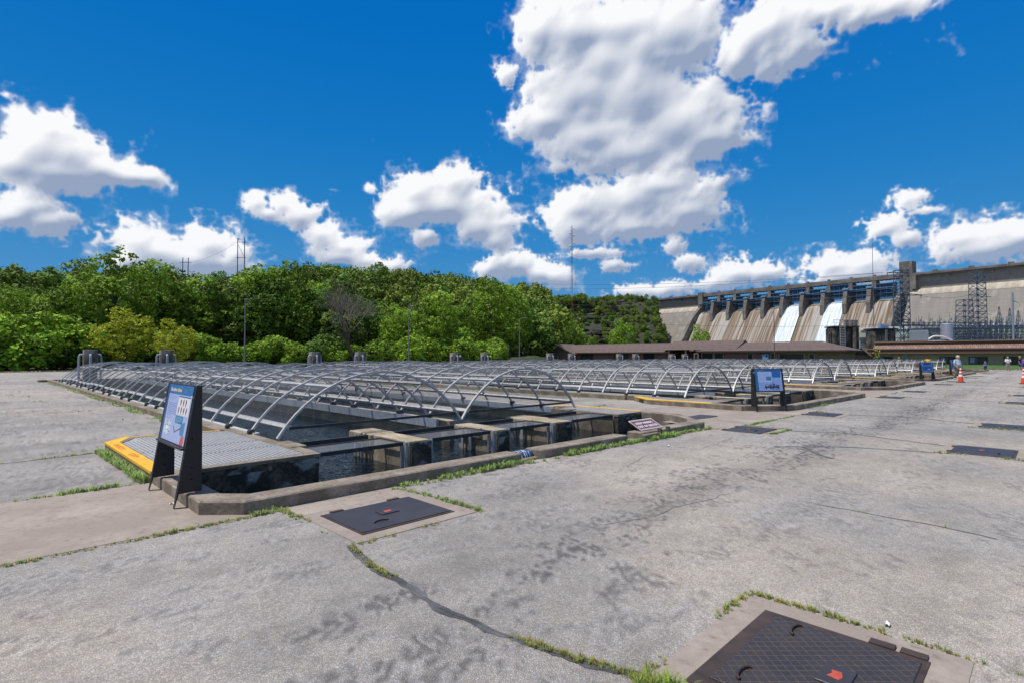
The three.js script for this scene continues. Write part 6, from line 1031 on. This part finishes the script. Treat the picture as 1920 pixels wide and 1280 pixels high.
// ---------------------------------------------------------------- grass in the joints and along the kerbs
{
  const R = rand(61), n = 16, pos = [], nor = [], idx = [], col = [];
  for (let i = 0; i < n; i++) {   // one tuft: bent blades that spread from a root
    const a = R() * 6.283, r = R() * 0.35, h = 0.55 + R() * 0.65, out = 0.25 + R() * 0.75, w = 0.045 + R() * 0.03, x = Math.cos(a) * r, z = Math.sin(a) * r, dx = Math.cos(a) * out, dz = Math.sin(a) * out, px = -Math.sin(a) * w, pz = Math.cos(a) * w, b = pos.length / 3, t = 0.75 + R() * 0.5;
    for (const [s, y, k] of [[0, 0, 1], [0.35, 0.6, 0.85], [0.8, 0.9, 0.5]]) pos.push(x + dx * s * 0.7 - px * k, y * h, z + dz * s * 0.7 - pz * k, x + dx * s * 0.7 + px * k, y * h, z + dz * s * 0.7 + pz * k);
    pos.push(x + dx * 0.85, h * 0.98, z + dz * 0.85);
    for (let k = 0; k < 7; k++) { nor.push(-dx * 0.35, 0.9, -dz * 0.35); col.push(t * 1.05, t, t * 0.9); }
    idx.push(b, b + 1, b + 3, b, b + 3, b + 2, b + 2, b + 3, b + 5, b + 2, b + 5, b + 4, b + 4, b + 5, b + 6);
  }
  const g = new THREE.BufferGeometry(); g.setAttribute('position', new THREE.Float32BufferAttribute(pos, 3)); g.setAttribute('normal', new THREE.Float32BufferAttribute(nor, 3)); g.setAttribute('color', new THREE.Float32BufferAttribute(col, 3)); g.setIndex(idx);
  const spots = [];
  const strip = (pts, w, per, size, gap = 0, fresh = 1, seed = 1) => {   // tufts along a line, in broken runs
    for (let i = 0; i + 1 < pts.length; i++) { const [a, b] = pts[i], [c, d] = pts[i + 1], L = Math.hypot(c - a, d - b), k = Math.ceil(L * per); for (let j = 0; j < k; j++) { const s = (j + R()) / k, u = lerp(a, c, s) + (R() - 0.5) * w, v = lerp(b, d, s) + (R() - 0.5) * w, m = fbm(u * 1.9 + seed * 3.7, v * 1.9, 3, 0, 71); if (m < gap + 0.1 || R() > (m - gap - 0.06) * 4) continue; spots.push([u, v, size * (0.2 + R() * 0.34) * (0.5 + 0.9 * m), fresh]); } }
  };
  // kerb foot of the nearest raceway
  strip([[3.75, 5.76], [6.1, 5.76]], 0.12, 90, 0.13, 0.28, 1, 2); strip([[6.0, 5.72], [7.4, 5.7], [9.2, 5.66]], 0.15, 110, 0.13, 0.22, 1, 3); strip([[9.2, 5.62], [10.4, 5.6]], 0.2, 120, 0.17, 0.2, 1.15, 4); strip([[10.4, 5.66], [12.0, 5.6]], 0.1, 90, 0.12, 0.3, 1, 5);
  strip([[1.62, 11.5], [1.64, 9.8], [1.64, 8.3]], 0.13, 150, 0.15, 0.18, 1, 6); strip([[1.5, 8.3], [0.75, 8.28]], 0.1, 110, 0.1, 0.25, 1, 7); strip([[0.75, 8.28], [-4, 8.26]], 0.06, 60, 0.06, 0.42, 0.95, 8); strip([[1.6, 11.5], [0.9, 11.4], [-0.5, 11.3]], 0.12, 60, 0.06, 0.42, 0.9, 9);
  strip([[3.5, 13.5], [3.54, 16.5], [3.54, 24], [3.54, 44]], 0.2, 36, 0.13, 0.42, 1, 10); strip([[3.5, 16.5], [3.5, 22]], 0.24, 30, 0.14, 0.3, 1.1, 11);
  // walk edge and hatch surrounds
  strip([[2.42, 5.8], [1.2, 5.78], [0, 5.78], [-3, 5.78]], 0.07, 130, 0.055, 0.2, 0.8, 12); strip([[2.4, 5.85], [2.1, 5.8]], 0.14, 140, 0.08, 0.1, 0.9, 13);
  strip([[3.78, 5.72], [3.84, 5.1], [3.84, 4.28]], 0.1, 130, 0.07, 0.25, 0.9, 14); strip([[3.84, 4.28], [2.4, 4.28]], 0.07, 110, 0.06, 0.3, 0.8, 15); strip([[2.38, 4.28], [2.38, 5.3], [2.38, 5.8]], 0.09, 110, 0.07, 0.3, 0.85, 16);
  strip(SEAM1, 0.06, 170, 0.05, 0.36, 0.75, 17);
  strip([[2.4, 0.2], [2.41, 1.5]], 0.1, 150, 0.085, 0.2, 0.85, 18); strip([[2.4, 1.52], [3.83, 1.52]], 0.06, 90, 0.05, 0.35, 0.8, 19); strip([[3.83, 1.52], [3.83, 0]], 0.06, 130, 0.05, 0.25, 0.8, 20); strip([[2.45, 1.1], [2.42, 1.45]], 0.12, 90, 0.12, 0.1, 0.9, 21);
  strip([[6.62, 1.6], [6.6, 0.8]], 0.05, 60, 0.045, 0.45, 0.8, 22); strip([[12.0, 4.28], [13.1, 4.28], [13.1, 5.3]], 0.09, 90, 0.08, 0.25, 0.95, 23); strip([[12, 5.65], [12.1, 4.3]], 0.06, 60, 0.05, 0.3, 0.8, 24); strip([[13.2, 5.28], [15, 5.32], [17.2, 5.35]], 0.1, 80, 0.08, 0.22, 0.95, 25);
  for (let k = 0; k < NR; k++) { const U = PITCH * k; for (const u of [2.4, 11.74]) { if (!(k === 0 && u < 3)) { strip([[u + U, 0.3], [u + U, 1.5]], 0.12, 60, 0.09, 0.25, 0.9, 26 + k); strip([[u + U, 1.52], [u + U + 1.4, 1.52]], 0.07, 45, 0.05, 0.4, 0.85, 30 + k); } strip([[u + U + 1.42, 4.3], [u + U + 1.42, 5.4]], 0.1, 60, 0.08, 0.3, 0.9, 34 + k); }
    if (k) { strip([[5 + U, 5.78], [9.4 + U, 5.76], [12 + U, 5.75]], 0.16, 50, 0.12, 0.36, 1, 40 + k); strip([[3.5 + U, 12], [3.5 + U, 18], [3.5 + U, 30]], 0.35, 34, 0.12, 0.33, 1, 45 + k); strip([[-0.8 + U, 10.6], [1.4 + U, 11.3]], 0.25, 30, 0.11, 0.3, 1, 50 + k); strip([[-1.7 + U, 5.3], [1.6 + U, 5.33]], 0.1, 30, 0.08, 0.3, 0.9, 55 + k); strip([[-2.6 + U, 3.3], [0.5 + U, 3.4]], 0.1, 12, 0.07, 0.45, 0.8, 60 + k); } }
  for (let i = 0; i < 26; i++) { const u = -9 + R() * 11, v = 12 + R() * 26; strip([[u, v], [u + 0.6 + R(), v + (R() - 0.5) * 0.4]], 0.2, 40, 0.07, 0.35, 0.75, 70 + i); }
  strip([[-30, 75.6], [90, 75.6]], 0.5, 8, 0.25, 0.3, 0.9, 99);
  const im = new THREE.InstancedMesh(g, new THREE.MeshPhysicalMaterial({ color: C(0.2, 0.32, 0.03), roughness: 0.7, vertexColors: true, side: THREE.DoubleSide, transmission: 0.3, thickness: 0 }), spots.length), m4 = new THREE.Matrix4(), q = new THREE.Quaternion(), up = new THREE.Vector3(0, 1, 0), sc = new THREE.Vector3(), c = new THREE.Color();
  spots.forEach(([u, v, s, f], i) => { q.setFromAxisAngle(up, R() * 6.283); im.setMatrixAt(i, m4.compose(V(u, fall(u) - 0.002, v), q, sc.set(s * 1.1, s * (0.75 + R() * 0.5), s * 1.1))); const d = R(), k = 0.75 + R() * 0.5; im.setColorAt(i, c.setRGB(k * (f < 0.9 && d < 0.4 ? 1.35 : 0.95), k * f, k * 0.9)); });
  im.name = 'grass'; im.userData = { label: 'green grass growing in pavement joints and along the kerb feet', category: 'grass', kind: 'stuff' }; im.castShadow = im.receiveShadow = true; scene.add(im);
}
// litter on the pavement
{
  const R = rand(3), bit = (u, v, s, label) => { const t = thing('paper_scrap', label, 'litter', [u, 0.01, v], null); delete t.userData.group; obj('paper', [quadGrid(3, 2, (a, b) => V(u + (a - 0.5) * s, 0.012 + 0.012 * Math.sin(a * 5 + b * 3), v + (b - 0.5) * s * 0.5))], std({ color: C(0.8, 0.8, 0.78), side: THREE.DoubleSide }), t); };
  bit(1.62, 6.9, 0.05, 'small white scrap at the kerb foot beside the tall sign'); bit(3.95, 0.75, 0.05, 'small white scrap right of the big rusty hatch cover'); bit(9.0, 5.0, 0.08, 'small white scrap on the pavement before the near kerb');
}
renderer.render(scene, camera);
